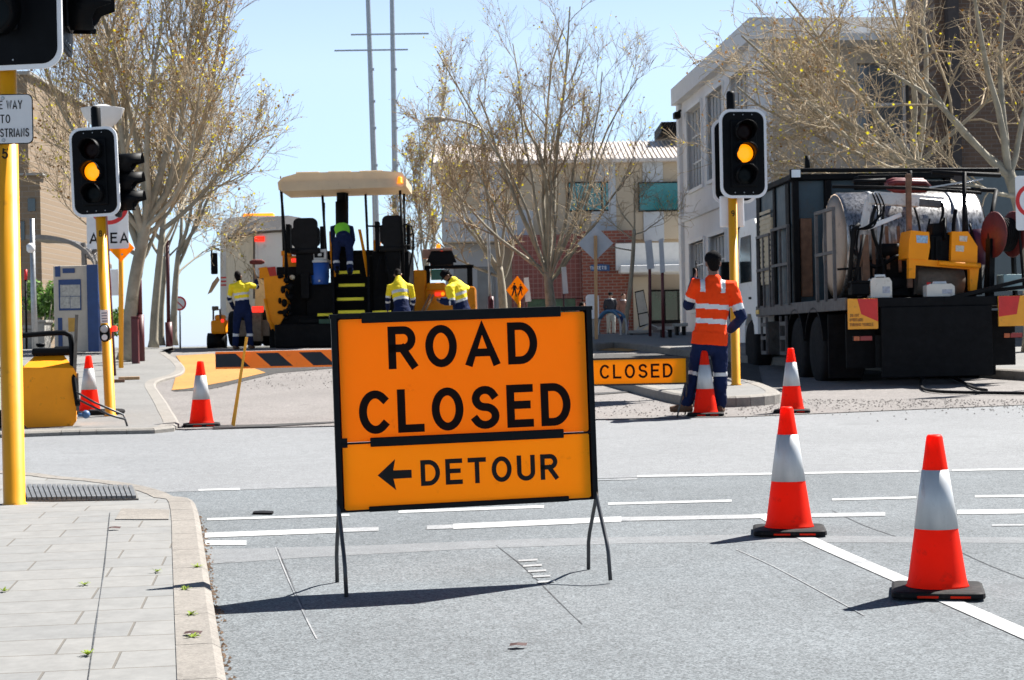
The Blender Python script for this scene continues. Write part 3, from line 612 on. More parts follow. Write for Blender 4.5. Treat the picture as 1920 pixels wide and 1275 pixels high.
# ---------------------------------------------------------------- bare street trees
M_bark = mat('plane tree bark', (.30, .265, .20), .9, var=.35, scale=2.2, bump=.5, bscale=14, dirt=.25, dirtc=(.15, .15, .10))
M_twig = mat('bare twigs', (.27, .20, .125), .9, var=.35, scale=1.5)
M_twigl = mat('pale bare twigs', (.36, .28, .18), .9, var=.3, scale=1.2)
M_leaf = mat('spring leaf', (.62, .52, .02), .7, var=.4, scale=2.5, transl=.4)
M_leafb = mat('old brown leaf', (.26, .12, .02), .8, var=.4, scale=2.5, transl=.3)
def tree(label, px, py, Y, trunk, limbs, seed, r0, twig=M_twig, n=(6, 7, 7), length=(2.6, 1.4, .7), leaf=.3, lsize=.035, up=.35, rt=.011, cat='tree', h=.12, spread=1.0, dia=.55, jit=1.0, al=1.0):
    rd = random.Random(seed); loc = W(px, py, Y); loc.z = prof(Y)+h; fr = Fr(loc)
    t = thing('street_tree', label, 'tree', loc, 0, 'bare street trees')
    tr, cr, lf = MB(), MB(), MB()
    tp = [fr.p(*q) for q in trunk]; tp[0].z = -.05; k = len(tp)
    tp2 = smooth(tp, 3); k = len(tp2); rs = [r0*(1-.38*i/(k-1)) for i in range(k)]; rs[0] *= 1.3
    tr.tube(tp2, rs, 10)
    def leafat(p):
        s = lsize*rd.uniform(.6, 1.5); d = V((rd.gauss(0, 1), rd.gauss(0, 1), rd.gauss(0, .6))).normalized(); e = d.cross(V((rd.gauss(0, 1), rd.gauss(0, 1), rd.gauss(0, 1)))).normalized()
        lf.mi = 0 if rd.random() < .55 else 1
        lf.add([p, p+d*s*.5+e*s*.45, p+d*s*1.1, p+d*s*.5-e*s*.45], [(0, 1, 2, 3)])
    def branch(p, d, L, r, lev):
        segs = (7, 6, 4, 3)[lev]; pts = [p]; q = p; dd = d.normalized()
        for i in range(segs):
            j = (.13+.06*lev)*jit; dd = (dd+V((rd.gauss(0, j), rd.gauss(0, j), rd.gauss(0, j)+up*(.22 if lev < 3 else .12)))).normalized(); q = q+dd*L/segs; pts.append(q)
        end = max(rt*.55, r*.3); m = tr if lev == 0 else cr
        m.tube(pts, [r+(end-r)*i/segs for i in range(segs+1)], (7, 5, 4, 3)[lev], cap=False)
        if lev < 3:
            c = n[lev]
            for i in range(c):
                u = rd.uniform(.22 if lev else .3, 1)*segs; a = min(int(u), segs-1); b = pts[a].lerp(pts[a+1], u-a); ax = (pts[a+1]-pts[a]).normalized()
                s = V((rd.gauss(0, 1), rd.gauss(0, 1), rd.gauss(0, 1))); s = (s-ax*s.dot(ax)).normalized()
                nd = ax*rd.uniform(.6, 1.1)*al+s*rd.uniform(.5, 1.0)*spread+V((0, 0, up*.35)); rr = (r+(end-r)*u/segs)*dia
                branch(b, nd, length[lev]*rd.uniform(.55, 1.25)*(1.15-.45*u/segs), max(rr, rt*(1, 1, .8)[lev]), lev+1)
        else:
            for i in range(1, len(pts)):
                if rd.random() < leaf: leafat(pts[i])
    for a in limbs:          # each limb: start pixel, end pixel, depth offset, thickness
        (x0, y0), (x1, y1), dy, rr = a; p = fr.p(x0, y0, 0); q = fr.p(x1, y1, dy); d = q-p
        branch(p, d-V((0, 0, d.length*.18)), d.length, rr, 0)
    tr.build('trunk', M_bark, t); cr.build('crown', twig, t); lf.build('leaves', [M_leaf, M_leafb], t); return t
# left: the big fan of upright branches, then the row behind it
tree('big bare tree behind the left amber signal, with a pale leaning trunk', 236, 690, 36, [(236, 690), (243, 610), (254, 520), (268, 450), (276, 400)],
 [((262, 470), (120, 60), .6, .075), ((268, 440), (190, -60), -1, .08), ((276, 402), (300, -120), .8, .085), ((276, 402), (420, -60), -.6, .08), ((272, 420), (540, 60), 1.2, .07), ((272, 420), (500, -30), -.4, .065), ((270, 430), (490, 190), -1.4, .055), ((266, 450), (440, 270), .5, .045), ((268, 440), (60, 60), .3, .055), ((268, 440), (60, 210), -.8, .06), ((258, 500), (360, 330), .8, .05), ((265, 450), (240, -80), 1.6, .07), ((270, 420), (340, 20), -1.8, .07), ((262, 480), (110, 330), 1.2, .05), ((266, 440), (150, -80), 1.5, .06)], 3, .16, M_twigl, (9, 9, 6), (2.0, 1.05, .55), .2, .055, .6, .0056, spread=.8, jit=.75)
tree('second bare tree in the row of the left footpath', 288, 660, 42, [(288, 660), (290, 590), (298, 500), (305, 430)],
 [((303, 440), (380, 200), .8, .06), ((305, 430), (470, 250), -.6, .06), ((300, 470), (400, 320), 1.2, .05), ((305, 430), (300, 180), 1, .06), ((302, 450), (190, 280), -.8, .05), ((300, 480), (230, 370), 1, .04)], 5, .11, M_twigl, (7, 8, 6), (1.7, .9, .5), .2, .06, .45, .0075)
tree('third bare tree at the crest beside the striped barrier', 326, 655, 47, [(326, 655), (326, 590), (330, 520), (335, 470)],
 [((334, 480), (440, 250), .8, .055), ((335, 470), (380, 230), -.8, .055), ((331, 520), (385, 400), 1.4, .03), ((334, 480), (330, 250), 1, .05), ((333, 500), (420, 310), .5, .045)], 6, .10, M_twigl, (7, 7, 6), (1.6, .9, .5), .2, .06, .4, .008)
tree('slim bare trunk between the second and third left trees', 303, 657, 50, [(303, 657), (302, 590), (306, 540), (310, 480)], [((308, 500), (350, 330), .6, .04), ((310, 480), (290, 310), .5, .04), ((309, 490), (365, 420), .5, .03)], 9, .09, M_twigl, (6, 7, 6), (1.4, .8, .5), .15, .06, .4, .008)
# middle
tree('wide bare tree in front of the brick building, forked low', 1036, 640, 48, [(1036, 640), (1034, 590), (1030, 545), (1026, 510)],
 [((1028, 520), (1005, 60), .2, .05), ((1028, 520), (1130, 90), .5, .05), ((1030, 535), (1210, 260), .4, .045), ((1028, 525), (850, 90), .4, .05), ((1029, 530), (1190, 150), -.5, .045), ((1028, 525), (820, 220), -.6, .045), ((1028, 525), (1010, 180), .6, .085), ((1026, 510), (900, 170), -.8, .075), ((1026, 510), (1075, 90), .8, .075), ((1028, 520), (1160, 170), -1, .065), ((1030, 530), (1190, 350), 1.2, .06), ((1026, 510), (850, 330), .8, .06), ((1028, 520), (960, 40), 1.6, .065), ((1029, 528), (1110, 240), -1.6, .05), ((1027, 515), (1040, 10), -.6, .06)], 11, .165, M_twig, (6, 6, 6), (1.9, 1.05, .6), .1, .055, .55, .0052, spread=.85, jit=.8)
tree('grey bare tree left of the pedestrian warning sign', 944, 640, 52, [(944, 640), (944, 590), (941, 540), (936, 500)],
 [((938, 515), (868, 330), .8, .075), ((936, 500), (930, 250), -.6, .07), ((938, 510), (850, 240), 1, .06), ((940, 530), (1020, 420), .6, .05), ((937, 505), (980, 290), -1, .055), ((939, 520), (800, 400), 1, .045)], 12, .15, M_twig, (7, 7, 6), (1.9, 1.0, .6), .14, .06, .45, .009)
tree('thin leaning sapling beside the bike rack', 1168, 634, 46, [(1168, 634), (1178, 570), (1186, 490), (1189, 430)], [((1188, 450), (1130, 380), .5, .022), ((1189, 430), (1200, 330), -.4, .025), ((1188, 440), (1260, 400), .5, .02), ((1187, 470), (1090, 430), .8, .02), ((1189, 430), (1150, 340), .2, .02)], 13, .07, M_twigl, (4, 5, 4), (1.1, .7, .45), .06, .04, .2, .006)
tree('tall leafy poplar behind the orange roller', 800, 640, 66, [(800, 640), (799, 560), (797, 470)], [((798, 540), (770, 230), .5, .05), ((797, 470), (800, 160), .5, .05), ((798, 520), (840, 250), -.5, .05), ((798, 560), (760, 380), 1, .04), ((798, 560), (850, 400), 1, .04), ((797, 500), (820, 300), 1.5, .04), ((797, 520), (765, 320), 1.5, .04)], 14, .11, M_twigl, (7, 7, 6), (1.2, .8, .5), .3, .075, .8, .009, spread=.55)
# right: two trees whose limbs reach far left over the truck
tree('large bare tree behind the truck with limbs reaching to the right signal', 1722, 640, 34, [(1722, 640), (1724, 520), (1722, 400), (1718, 310)],
 [((1720, 330), (1380, 150), .2, .055), ((1720, 340), (1420, 250), -.8, .05), ((1720, 325), (1560, 120), -1.6, .055), ((1720, 320), (1480, 180), -.5, .07), ((1719, 315), (1400, 60), -1.0, .065), ((1718, 310), (1560, 10), .8, .075), ((1720, 340), (1500, 260), .8, .055), ((1720, 320), (1470, 120), -2, .055), ((1718, 312), (1660, -120), -.5, .07), ((1718, 312), (1780, -60), .8, .07), ((1720, 340), (1450, 290), -2, .045), ((1718, 310), (1880, 120), -1, .055), ((1718, 315), (1400, 200), 1, .05), ((1718, 310), (1480, -40), -1, .06), ((1718, 310), (1420, 110), .6, .06)], 21, .17, M_twigl, (7, 6, 4), (1.7, .9, .5), .17, .045, .15, .0066, spread=.95, dia=.6, jit=.85)
tree('thick limbed bare tree at the right edge over the hose reel', 1935, 640, 31, [(1935, 640), (1932, 520), (1915, 400), (1890, 320)],
 [((1895, 335), (1600, 170), -.8, .07), ((1890, 320), (1640, 60), .5, .065), ((1890, 320), (1740, -80), -.6, .065), ((1890, 320), (1860, -120), .4, .07), ((1905, 370), (1760, 300), -.9, .045), ((1890, 325), (1560, 250), .4, .05), ((1892, 330), (1960, 60), .6, .06)], 22, .16, M_twigl, (7, 6, 4), (1.6, .9, .5), .14, .045, .12, .0066, spread=.95, dia=.6, jit=.85)
# ---------------------------------------------------------------- buildings
M_render = mat('white render', (.68, .69, .71), .85, var=.06, scale=1.2, dirt=.05, dirtc=(.3, .3, .3), bump=.15, bscale=40)
M_frontr = mat('tan render', (.45, .40, .34), .85, var=.08, scale=1, dirt=.08, dirtc=(.2, .18, .16))
M_frame = mat('white window frame', (.68, .68, .68), .5, var=.05)
M_pane = mat('office window glass', (.13, .15, .17), .12, var=.35, scale=.8, spec=.9)
M_trim = mat('white trim', (.64, .65, .66), .7, var=.05)
loc = V((5.55, 40, 1.33)); t = thing('white_building', 'white rendered building with tall multi pane windows, behind the right amber signal', 'building', loc, R(3.7)); fr = Fr(loc, R(3.7))
Hb = fr.q(1420, 40).z; Lb = fr.q(1276, 300).y
def holes_wall(mb, L0, L1, z0, z1, holes, put):     # wall strips round the openings
    ys = sorted({L0, L1}|{h[0] for h in holes}|{h[1] for h in holes})
    for a, b in zip(ys, ys[1:]):
        hs = sorted([h for h in holes if h[0] <= a and h[1] >= b], key=lambda h: h[2]); z = z0
        for h in hs:
            if h[2] > z: put(a, b, z, h[2])
            z = h[3]
        if z1 > z: put(a, b, z, z1)
wy = [(.9, 3.2), (4.2, 6.5), (7.3, 9.6)]; 
holes = [(a, b, z0, z1) for a, b in wy for z0, z1 in ((4.0, 6.15), (.75, 2.55))]
mb = MB(); holes_wall(mb, 0, Lb, 0, Hb, holes, lambda a, b, z0, z1: mb.add([(0, a, z0), (0, b, z0), (0, b, z1), (0, a, z1), (.3, a, z0), (.3, b, z0), (.3, b, z1), (.3, a, z1)], [(0, 1, 2, 3), (0, 4, 5, 1), (3, 2, 6, 7), (0, 3, 7, 4), (1, 5, 6, 2), (4, 7, 6, 5)]))
wl = mb.build('side_wall', M_render, t)
for a, b, z0, z1 in holes:
    mb = MB(); mb.box((-.06, a-.09, z0-.1), (.1, b+.09, z0), .01); mb.box((-.05, a-.08, z0+.001), (.1, a, z1+.08)); mb.box((-.05, b, z0+.001), (.1, b+.08, z1+.08)); mb.box((-.07, a, z1), (.1, b, z1+.09)); f = mb.build('window', M_frame, t)
    mb = MB(); ny, nz_ = 5, 3 if z0 > 3 else 3
    for i in range(ny+1): y = a+(b-a)*i/ny; mb.box((.10, y-.02, z0), (.15, y+.02, z1))
    for j in range(nz_+1): z = z0+(z1-z0)*j/nz_; mb.box((.105, a+.02, z-.02), (.145, b-.02, z+.02))
    mb.build('glazing_bars', M_frame, f)
    mb = MB(); mb.box((.16, a, z0), (.2, b, z1)); mb.build('pane', M_pane, f)
mb = MB(); mb.box((-.22, -.25, Hb-.42), (.35, Lb+.1, Hb+.05)); mb.box((-.12, 0.1, Hb-.75), (0, .45, Hb-.42)); mb.box((-.1, Lb-.4, 0), (-.001, Lb, Hb-.43)); mb.box((-.08, 0, 3.2), (-.002, Lb-.45, 3.36)); mb.build('parapet', M_trim, t)
mb = MB(); wf = 26; fh = [(2.2, 4.4, 4.2, 6.0), (5.0, 7.4, 4.2, 6.0), (8.2, 10.6, 4.2, 6.0)]
holes_wall(mb, .301, wf, 0, Hb, fh, lambda a, b, z0, z1: mb.add([(a, 0, z0), (b, 0, z0), (b, 0, z1), (a, 0, z1), (a, .3, z0), (b, .3, z0), (b, .3, z1), (a, .3, z1)], [(0, 1, 2, 3), (0, 4, 5, 1), (3, 2, 6, 7), (0, 3, 7, 4), (1, 5, 6, 2), (4, 7, 6, 5)]))
mb.box((.301, -.02, 0), (1.0, -.001, Hb-.5)); mb.build('front_wall', M_frontr, t)
for a, b, z0, z1 in fh:
    mb = MB(); mb.box((a-.06, -.05, z0-.1), (b+.06, .1, z0)); mb.box((a, .12, z0), (a+.06, .16, z1)); mb.box((b-.06, .12, z0), (b, .16, z1)); mb.box(((a+b)/2-.03, .12, z0), ((a+b)/2+.03, .16, z1)); mb.box((a+.06, .125, (z0+z1)/2-.03), ((a+b)/2-.03, .155, (z0+z1)/2+.03)); f = mb.build('window', M_frame, t)
    mb = MB(); mb.box((a, .18, z0), (b, .22, z1)); mb.build('pane', M_pane, f)
mb = MB(); mb.box((.36, -.2, Hb-.4), (wf, .32, Hb+.04)); mb.box((1.2, -1.0, 6.35), (12, -.03, 6.5)); mb.build('front_eaves', M_trim, t)
mb = MB(); mb.box((.3, .33, Hb-.5), (wf, Lb-.1, Hb-.4)); mb.box((wf-.3, .31, 0), (wf, Lb-.1, Hb-.51)); mb.box((.31, Lb-.3, 0), (wf-.31, Lb-.02, Hb-.51)); mb.build('roof', M_conc, t)
q = fr.q(1283, 210); mb = MB(); mb.bar((-.1, q.y, q.z+.05), (-.22, q.y-.1, q.z-.05), .05); mb.box((-.32, q.y-.3, q.z-.2), (-.14, q.y+.05, q.z-.02), .03); mb.build('floodlight', M_dark, t)
# brown building at the right edge
loc = V((8.9, 37.6, 1.1)); t = thing('brown_building', 'dark brown shaded building at the right edge behind the bare limbs', 'building', loc, R(3.7)); fr = Fr(loc, R(3.7))
M_brown = bricky('brown brick', (.15, .095, .065), (.12, .075, .05), (.16, .13, .11), .23, .086, .01, 0, 'xz')
mb = MB(); holes_wall(mb, 0, 14, 0, 9.3, [(.6, 2.2, .2, 3.6), (3.0, 5.2, .2, 3.6)], lambda a, b, z0, z1: mb.add([(a, 0, z0), (b, 0, z0), (b, 0, z1), (a, 0, z1), (a, .3, z0), (b, .3, z0), (b, .3, z1), (a, .3, z1)], [(0, 1, 2, 3), (0, 4, 5, 1), (3, 2, 6, 7), (0, 3, 7, 4), (1, 5, 6, 2), (4, 7, 6, 5)]))
mb.box((0, .301, 0), (.3, 2.0, 9.3)); mb.build('wall', M_brown, t)
for a, b in ((.6, 2.2), (3.0, 5.2)):
    mb = MB(); mb.box((a, .2, .2), (b, .25, 3.6)); mb.build('dark_opening', M_glass, t)
mb = MB()
for x in (.2, 2.5, 5.5, 9): mb.box((x, -.3, 0), (x+.22, -.002, 7.5))
mb.build('piers', mat('dark pier', (.05, .042, .04), .8), t)
mb = MB(); mb.box((-.3, -.5, 9.3), (14, 2.0, 9.6)); mb.build('roof', M_dark, t)
# brick and cream building with the ticket window
Yb = 78; loc = W(1045, 640, Yb); loc.z = 1.335; t = thing('brick_building', 'cream and red brick building with a pale metal roof, across the middle', 'building', loc); fr = Fr(loc)
M_brick = bricky('red brick', (.27, .075, .045), (.21, .055, .035), (.27, .20, .16), .36, .13, .018, 0, 'xz')
M_tile = bricky('red tiled panel', (.24, .075, .06), (.20, .06, .05), (.29, .17, .14), .2, .2, .016, 0, 'xz', 0)
M_cream = mat('cream render', (.45, .37, .27), .85, var=.06, scale=.7)
M_greyp = mat('pale grey panel', (.44, .46, .48), .7, var=.06, scale=.7)
M_teal = mat('teal glass', (.008, .16, .165), .08, var=.25, scale=.6, spec=.9)
M_roof = mat('pale metal roof', (.60, .53, .47), .45, .2, var=.08, scale=3, stretch=(6, .3, .3))
X = lambda px, py=400: fr.p(px, py).x; Z = lambda py, px=1045: fr.p(px, py).z
def fbox(mb, x0, y0, x1, y1, d0, d1): fr.box(mb, x0, y0, x1, y1, d0, d1)
xl, xr = X(828), X(1310); ze = Z(301)
mb = MB(); mb.box((xl, 0, Z(452)), (xr, 8, ze)); fbox(mb, 940, 452, 1310, 650, .6, 8); mb.build('upper_wall', M_cream, t)
mb = MB(); fbox(mb, 836, 452.5, 939.5, 655, .9, 8); mb.build('lower_wall', M_greyp, t)
for x0, x1 in ((852, 880), (896, 928)): mb = MB(); fbox(mb, x0, 500, x1, 600, .84, .89); mb.build('lower_window', M_pane, t)
mb = MB()
for a, b in ((1108, 1155), (1206, 1244)): mb = MB(); fbox(mb, a, 302, b, 452, -.06, -.002); mb.build('grey_panel', M_greyp, t)
mb = MB(); fbox(mb, 900, 302, 940, 394.5, -.06, -.002); fbox(mb, 830, 395, 1000, 452, -.05, -.002); mb.build('grey_panel', M_greyp, t)
for a, b in ((1198, 1292), (1066, 1140)):
    mb = MB(); fbox(mb, a, 343, b, 394, -.10, -.061); wn = mb.build('window', M_teal, t)
    mb = MB(); fbox(mb, a-1, 341, b+1, 343.2, -.13, -.05); fbox(mb, a-1, 393.6, b+1, 396, -.13, -.05); 
    for k in (0, .84): fbox(mb, a+(b-a)*k-1, 343.2, a+(b-a)*k+1, 393.6, -.125, -.05)
    mb.build('frame', M_dark, wn)
zr = Z(247); mb = MB(); dp = 4.5; xl2, xr2 = X(806), X(1320)
kx = 60
for i in range(kx):
    a = xl2+(xr2-xl2)*i/kx; b = xl2+(xr2-xl2)*(i+1)/kx; c = (a+b)/2
    for u, v_, e0, e1 in ((a, a+(b-a)*.78, 0, 0), (a+(b-a)*.78, b, .05, .05)):
        mb.add([(u, -.5, ze-.02+e0), (v_, -.5, ze-.02+e1), (v_, dp, zr+e1), (u, dp, zr+e0), (u, -.5, ze-.16), (v_, -.5, ze-.16)], [(0, 1, 2, 3), (0, 4, 5, 1)])
mb.box((xl2, -.45, ze-.16), (xr2, dp, ze-.03)); mb.box((xl2, dp, ze-.16), (xr2, dp+4, zr-.02)); mb.build('roof', M_roof, t)
mb = MB(); fbox(mb, 1240, 228, 1300, 246, 3, 7); mb.build('roof_plant', M_dark, t)
mb = MB(); fbox(mb, 960, 440, 1092, 560, -1.2, .55); fbox(mb, 960, 560, 985, 640, -1.2, .55); fbox(mb, 1080, 560, 1092, 640, -1.2, .55); mb.build('tiled_panel', M_tile, t)
mb = MB(); fbox(mb, 1092.5, 432, 1187, 640, -1.6, .55); mb.build('brick_pier', M_brick, t)
mb = MB(); fbox(mb, 985, 560, 1080, 622, -.9, -.85); mb.build('green_window', mat('green shopfront glass', (.03, .09, .03), .15, var=.5, scale=3), t)
mb = MB(); fbox(mb, 1155, 455, 1310, 505, -2.2, -1.7); mb.box((X(1155, 515), -3.2, Z(519)), (X(1310), -.2, Z(505)-.02), .05); mb.build('canopy', mat('white canopy', (.66, .65, .62), .7, var=.05), t)
mb = MB(); fbox(mb, 1188, 519.5, 1216, 640, -1.9, -1.62); mb.build('column', M_cream, t)
mb = MB(); fbox(mb, 1217, 545, 1290, 600, .5, .58); sg = mb.build('shop_window', mat('dark green glass', (.006, .05, .03), .06, var=.5, scale=1.2, spec=1), t)
mb = MB(); fbox(mb, 1217, 543, 1290, 546, .4, .5)
for k in (1221, 1247, 1272): fbox(mb, k-1, 546, k+1, 600, .42, .5)
fbox(mb, 1217, 600, 1290, 606, .4, .5); mb.build('frame', M_dark, sg)
mb = MB(); fbox(mb, 1217, 606, 1300, 640, .45, .58); mb.build('dado', mat('grey dado', (.13, .125, .13), .8), t)
q = [(1108, 497), (1126, 495), (1143, 497), (1143, 508), (1108, 508)]
mb = MB(); mb.prism(fr.poly(q, -1.66), -1.7, -1.62); tk = mb.build('ticket_sign', mat('blue sign', (.015, .07, .20), .5, var=.06), t)
mb = MB(); text(mb, 'TICKETS', fr.p(1106, 504, -1.7).x, fr.p(1137, 504, -1.7).x, fr.p(1120, 505.3, -1.7).z, .14, -1.703, .17, .25); mb.build('lettering', M_signw, tk)
# brown block at the far left behind the tree
loc = W(60, 640, 66); loc.z = 1.335; t = thing('tan_building', 'tan building block behind the big bare tree at the far left', 'building', loc); fr = Fr(loc)
mb = MB(); fbox(mb, -160, 330, 78, 660, 0, 10); fbox(mb, -160, 140, 52, 331, .6, 10); mb.build('wall', bricky('tan brick', (.21, .15, .095), (.185, .13, .08), (.21, .17, .13), .5, .2, .02, 0, 'xz'), t)
for x0, y0, x1, y1 in ((28, 415, 46, 450), (52, 372, 66, 396)):
    mb = MB(); fbox(mb, x0, y0, x1, y1, -.05, -.01); mb.build('window', M_glass, t)
mb = MB(); fbox(mb, -160, 135, 56, 141, .4, 10.2); fbox(mb, -160, 326, 80, 330, -.2, .59); mb.build('coping', M_conc, t)
# ---------------------------------------------------------------- machines
M_mach = mat('near black machine steel', (.0035, .0037, .0045), .65, var=.5, scale=6, dirt=.15, dirtc=(.015, .013, .011), spec=.15)
M_cream2 = mat('cream canopy paint', (.80, .66, .46), .5, var=.06, scale=3, dirt=.06, dirtc=(.45, .33, .2), transl=.25)
M_treadye = mat('yellow tread nosing', (.80, .72, .02), .5, var=.1, scale=20)
M_blue = mat('blue cooler plastic', (.02, .10, .42), .4, var=.06)
M_cooler = mat('white cooler plastic', (.62, .63, .62), .5, var=.06)
M_truckwhite = mat('white truck paint', (.84, .83, .80), .45, var=.05, scale=2, dirt=.1, dirtc=(.5, .43, .35))
M_tarp = mat('grey tarpaulin', (.018, .017, .019), .85, var=.3, scale=5)
M_seat = mat('black vinyl', (.005, .005, .006), .6, var=.3, spec=.2)
M_dust = mat('dusty steel', (.14, .115, .09), .8, var=.25, scale=8, dirt=.2)
def wheel(par, c, r, wd, m=M_rubber, hub=M_dust, lugs=10):
    """axle along local x"""
    mb = MB(); w = wd/2; mb.lathe([(r*.55, -w), (r*.9, -w), (r*.98, -w*.8), (r, -w*.4), (r, w*.4), (r*.98, w*.8), (r*.9, w), (r*.55, w)], c, (1, 0, 0), 36)
    k = mb.build('wheel', m, par)
    mb = MB(); mb.lathe([(r*.56, -w*.9), (r*.5, -w*.5), (r*.3, -w*.55), (r*.24, -w*.95), (.001, -w*1.0)], c, (1, 0, 0), 24)
    mb.lathe([(r*.56, w*.9), (r*.5, w*.5), (r*.24, w*.6), (.001, w*.6)], c, (1, 0, 0), 24)
    for i in range(lugs): a = 2*PI*i/lugs; mb.lathe([(.016, -w*.62), (.012, -w*.75)], V(c)+V((0, math.cos(a)*r*.38, math.sin(a)*r*.38)), (1, 0, 0), 6)
    mb.build('rim', hub, k); return k
# ---- asphalt paver
loc = W(643, 655, 43); loc.z = 1.325; t = thing('asphalt_paver', 'black and orange asphalt paver seen from behind, with a cream canopy over two seats', 'paver', loc); fr = Fr(loc)
P = fr.p
def B(*boxes, bev=.015):
    mb = MB()
    for b in boxes: fr.box(mb, *b, bev)
    return mb
def T(mb, pts, r, n=8): return mb.tube([P(*q) for q in pts], r, n)
# canopy
mb = MB(); a = P(523, 340); b = P(762, 340); zt = P(640, 323).z; zb = P(640, 356).z
prof_c = [(a.x, zb+.02), (a.x-.02, zb+.2), (a.x+.10, zt-.10), (a.x+.5, zt), (b.x-.5, zt), (b.x-.10, zt-.04), (b.x, zb+.24), (b.x, zb+.05)]
mb.prism(prof_c, -.1, 2.3); mb.prism([(a.x+.06, zb-.02), (a.x+.03, zb+.2), (b.x-.06, zb+.23), (b.x-.06, zb+.03)], -.14, -.101)
for k in range(1, 4): xx = a.x+(b.x-a.x)*k/4; mb.box((xx-.35, 0, zt-.01), (xx+.2, 2.2, zt+.03), .01)
mb.build('canopy', M_cream2, t)
mb = MB(); mb.lathe([(.075, 0), (.075, .02), (.06, .03), (.055, .14), (.03, .16)], P(750, 344, -.16), (0, 0, 1), 16); mb.build('beacon', M_amberglow, t)
for x0, x1, d in ((527, 536, 0), (604, 611, 1.9), (685, 690, 1.9), (750, 756, 0), (528, 532, 2.1), (757, 760, 2.1)):
    mb = MB(); T(mb, [(x0, 357, d), (x1, 470, d), (x1, 520, d)], .032); mb.build('canopy_post', M_mach, t)
mb = MB(); T(mb, [(640, 330, 1.2), (640, 380, 1.2)], .115, 16); T(mb, [(640, 378, 1.2), (641, 470, 1.2)], .145, 16); T(mb, [(648, 356, 1.4), (648, 420, 1.4)], .07, 12); mb.build('exhaust_stack', M_mach, t)
for x0, x1, y0, y1, dd in ((545, 598, 408, 470, .1), (712, 760, 403, 466, .1)):
    c = (x0+x1)/2; wd = (x1-x0)/2
    mb = MB(); mb.prism(rrect(P(x0+4, 440).x, P(c, y1-2).z, P(x1-4, 440).x, P(c, y0).z, .13, 6), dd, dd+.16); mb.prism(rrect(P(x0, 440).x, P(c, y1-8).z, P(x1, 440).x, P(c, y0+16).z, .1, 6), dd+.03, dd+.13); sb = mb.build('seat', M_seat, t)
    mb = B((x0-2, y1-6, x1+2, y1+6, dd-.02, dd+.55), bev=.05); mb.build('cushion', M_seat, sb)
    mb = B((x0+10, y1+6, x1-10, y1+46, dd+.05, dd+.45), (c-8, y1+40, c+8, 560, dd, dd+.3)); mb.build('seat_pedestal', M_mach, sb)
    for q in ((x0-9, y0+12, x0-1, y1+4, dd+.1, dd+.5), (x1+2, y0+16, x1+9, y1+2, dd+.1, dd+.4)): B(q).build('side_console', M_mach, t)
mb = MB()
for q in ([(757, 420, 0), (772, 424, 0), (775, 440, 0), (774, 470, 0), (768, 500, 0), (766, 520, 0)], [(770, 440, 0), (775, 436, .1), (776, 468, .1)], [(690, 424, .1), (716, 424, .1)], [(768, 460, 0), (750, 462, 0)], [(533, 455, 0), (548, 470, 0), (560, 470, 0)], [(536, 470, 0), (540, 510, 0), (545, 556, 0)], [(608, 440, .5), (608, 380, .5)], [(714, 480, 0), (700, 540, 0)], [(722, 480, 0), (735, 540, 0)]): mb = MB(); T(mb, q, .022, 6); mb.build('handrail', M_mach, t)
# body
mb = B((520, 500, 575, 655, .5, 2.8), (700, 470, 768, 655, .6, 2.8), (575, 530, 625, 655, .35, 2.8), (620, 480, 700, 600, 1.1, 2.8), (560, 470, 700, 500, 1.6, 2.9), (505, 590, 775, 652, .1, 1.2)); mb.build('body', M_mach, t)
for q in ((527, 470, 545, 479.5, .9, 1.2), (700, 450, 713, 470, .8, 1.0), (745, 450, 755, 472, .8, 1.0), (530, 480, 560, 540, 1.0, 1.3)): B(q).build('orange_body_panel', M_orange, t)
mb = MB(); mb.prism(fr.poly([(494, 520), (534, 515), (540, 580), (526, 606), (508, 618), (500, 590)], .0), .0, .5); T(mb, [(497, 560, 0), (504, 600, -.02), (520, 622, -.02)], .04, 8); mb.build('hopper_wing', M_orange, t)
mb = MB()
rd = random.Random(2)
for k in range(26): q = P(rd.uniform(524, 545), rd.uniform(515, 650), -.02); mb.ell(q, (rd.uniform(.03, .09), .06, rd.uniform(.03, .1)), n=7, k=5)
mb.build('caked_asphalt', M_mach, t)
# stairs
for x in ((623, 626), (689, 692)):
    mb = MB(); mb.bar(P(x[0], 430, .55), P(x[1], 600, -.5), .05, .14); mb.build('stair_stringer', M_mach, t)
for k, (x0, x1, y) in enumerate(((630, 674, 511), (635, 684, 535), (632, 682, 561), (634, 684, 585))):
    d = .35-.24*k; mb = B((x0-4, y, x1+4, y+5, d, d+.28), bev=.004); st = mb.build('stair_tread', M_mach, t)
    mb = B((x0, y-3.2, x1, y+2.4, d-.02, d-.002), bev=.003); mb.build('tread_nosing', M_treadye, st)
for x0, x1, y in ((595, 626, 590), (698, 733, 585)):
    mb = B((x0, y, x1, y+5, -.3, .1), bev=.004); st = mb.build('side_step', M_mach, t); mb = B((x0, y-2.5, x1, y+2.5, -.32, -.302), bev=.003); mb.build('tread_nosing', M_treadye, st)
for pts in ([(620, 434, .4), (621, 470, .3), (627, 519, .1)], [(674, 430, .4), (682, 470, .3), (690, 518, .1)]):
    mb = MB(); pts = [P(*q) for q in pts]
    for p_, q_ in zip(pts, pts[1:]): mb.bar(p_, q_, .075, .03, bev=.006)
    mb.build('grab_rail', M_orange, t)
for x, y in ((552, 488), (527, 531)):
    mb = B((x-6, y-4, x+6, y+4, .3, .36)); mb.build('tail_lamp', M_red, t)
for x, y, d in ((715, 468, .3), (747, 467, .3), (548, 520, .3)):
    mb = MB(); mb.ell(P(x, y, d), (.07, .05, .06)); mb.build('work_lamp', mat('work lamp glass', (.8, .7, .5), .2), t)
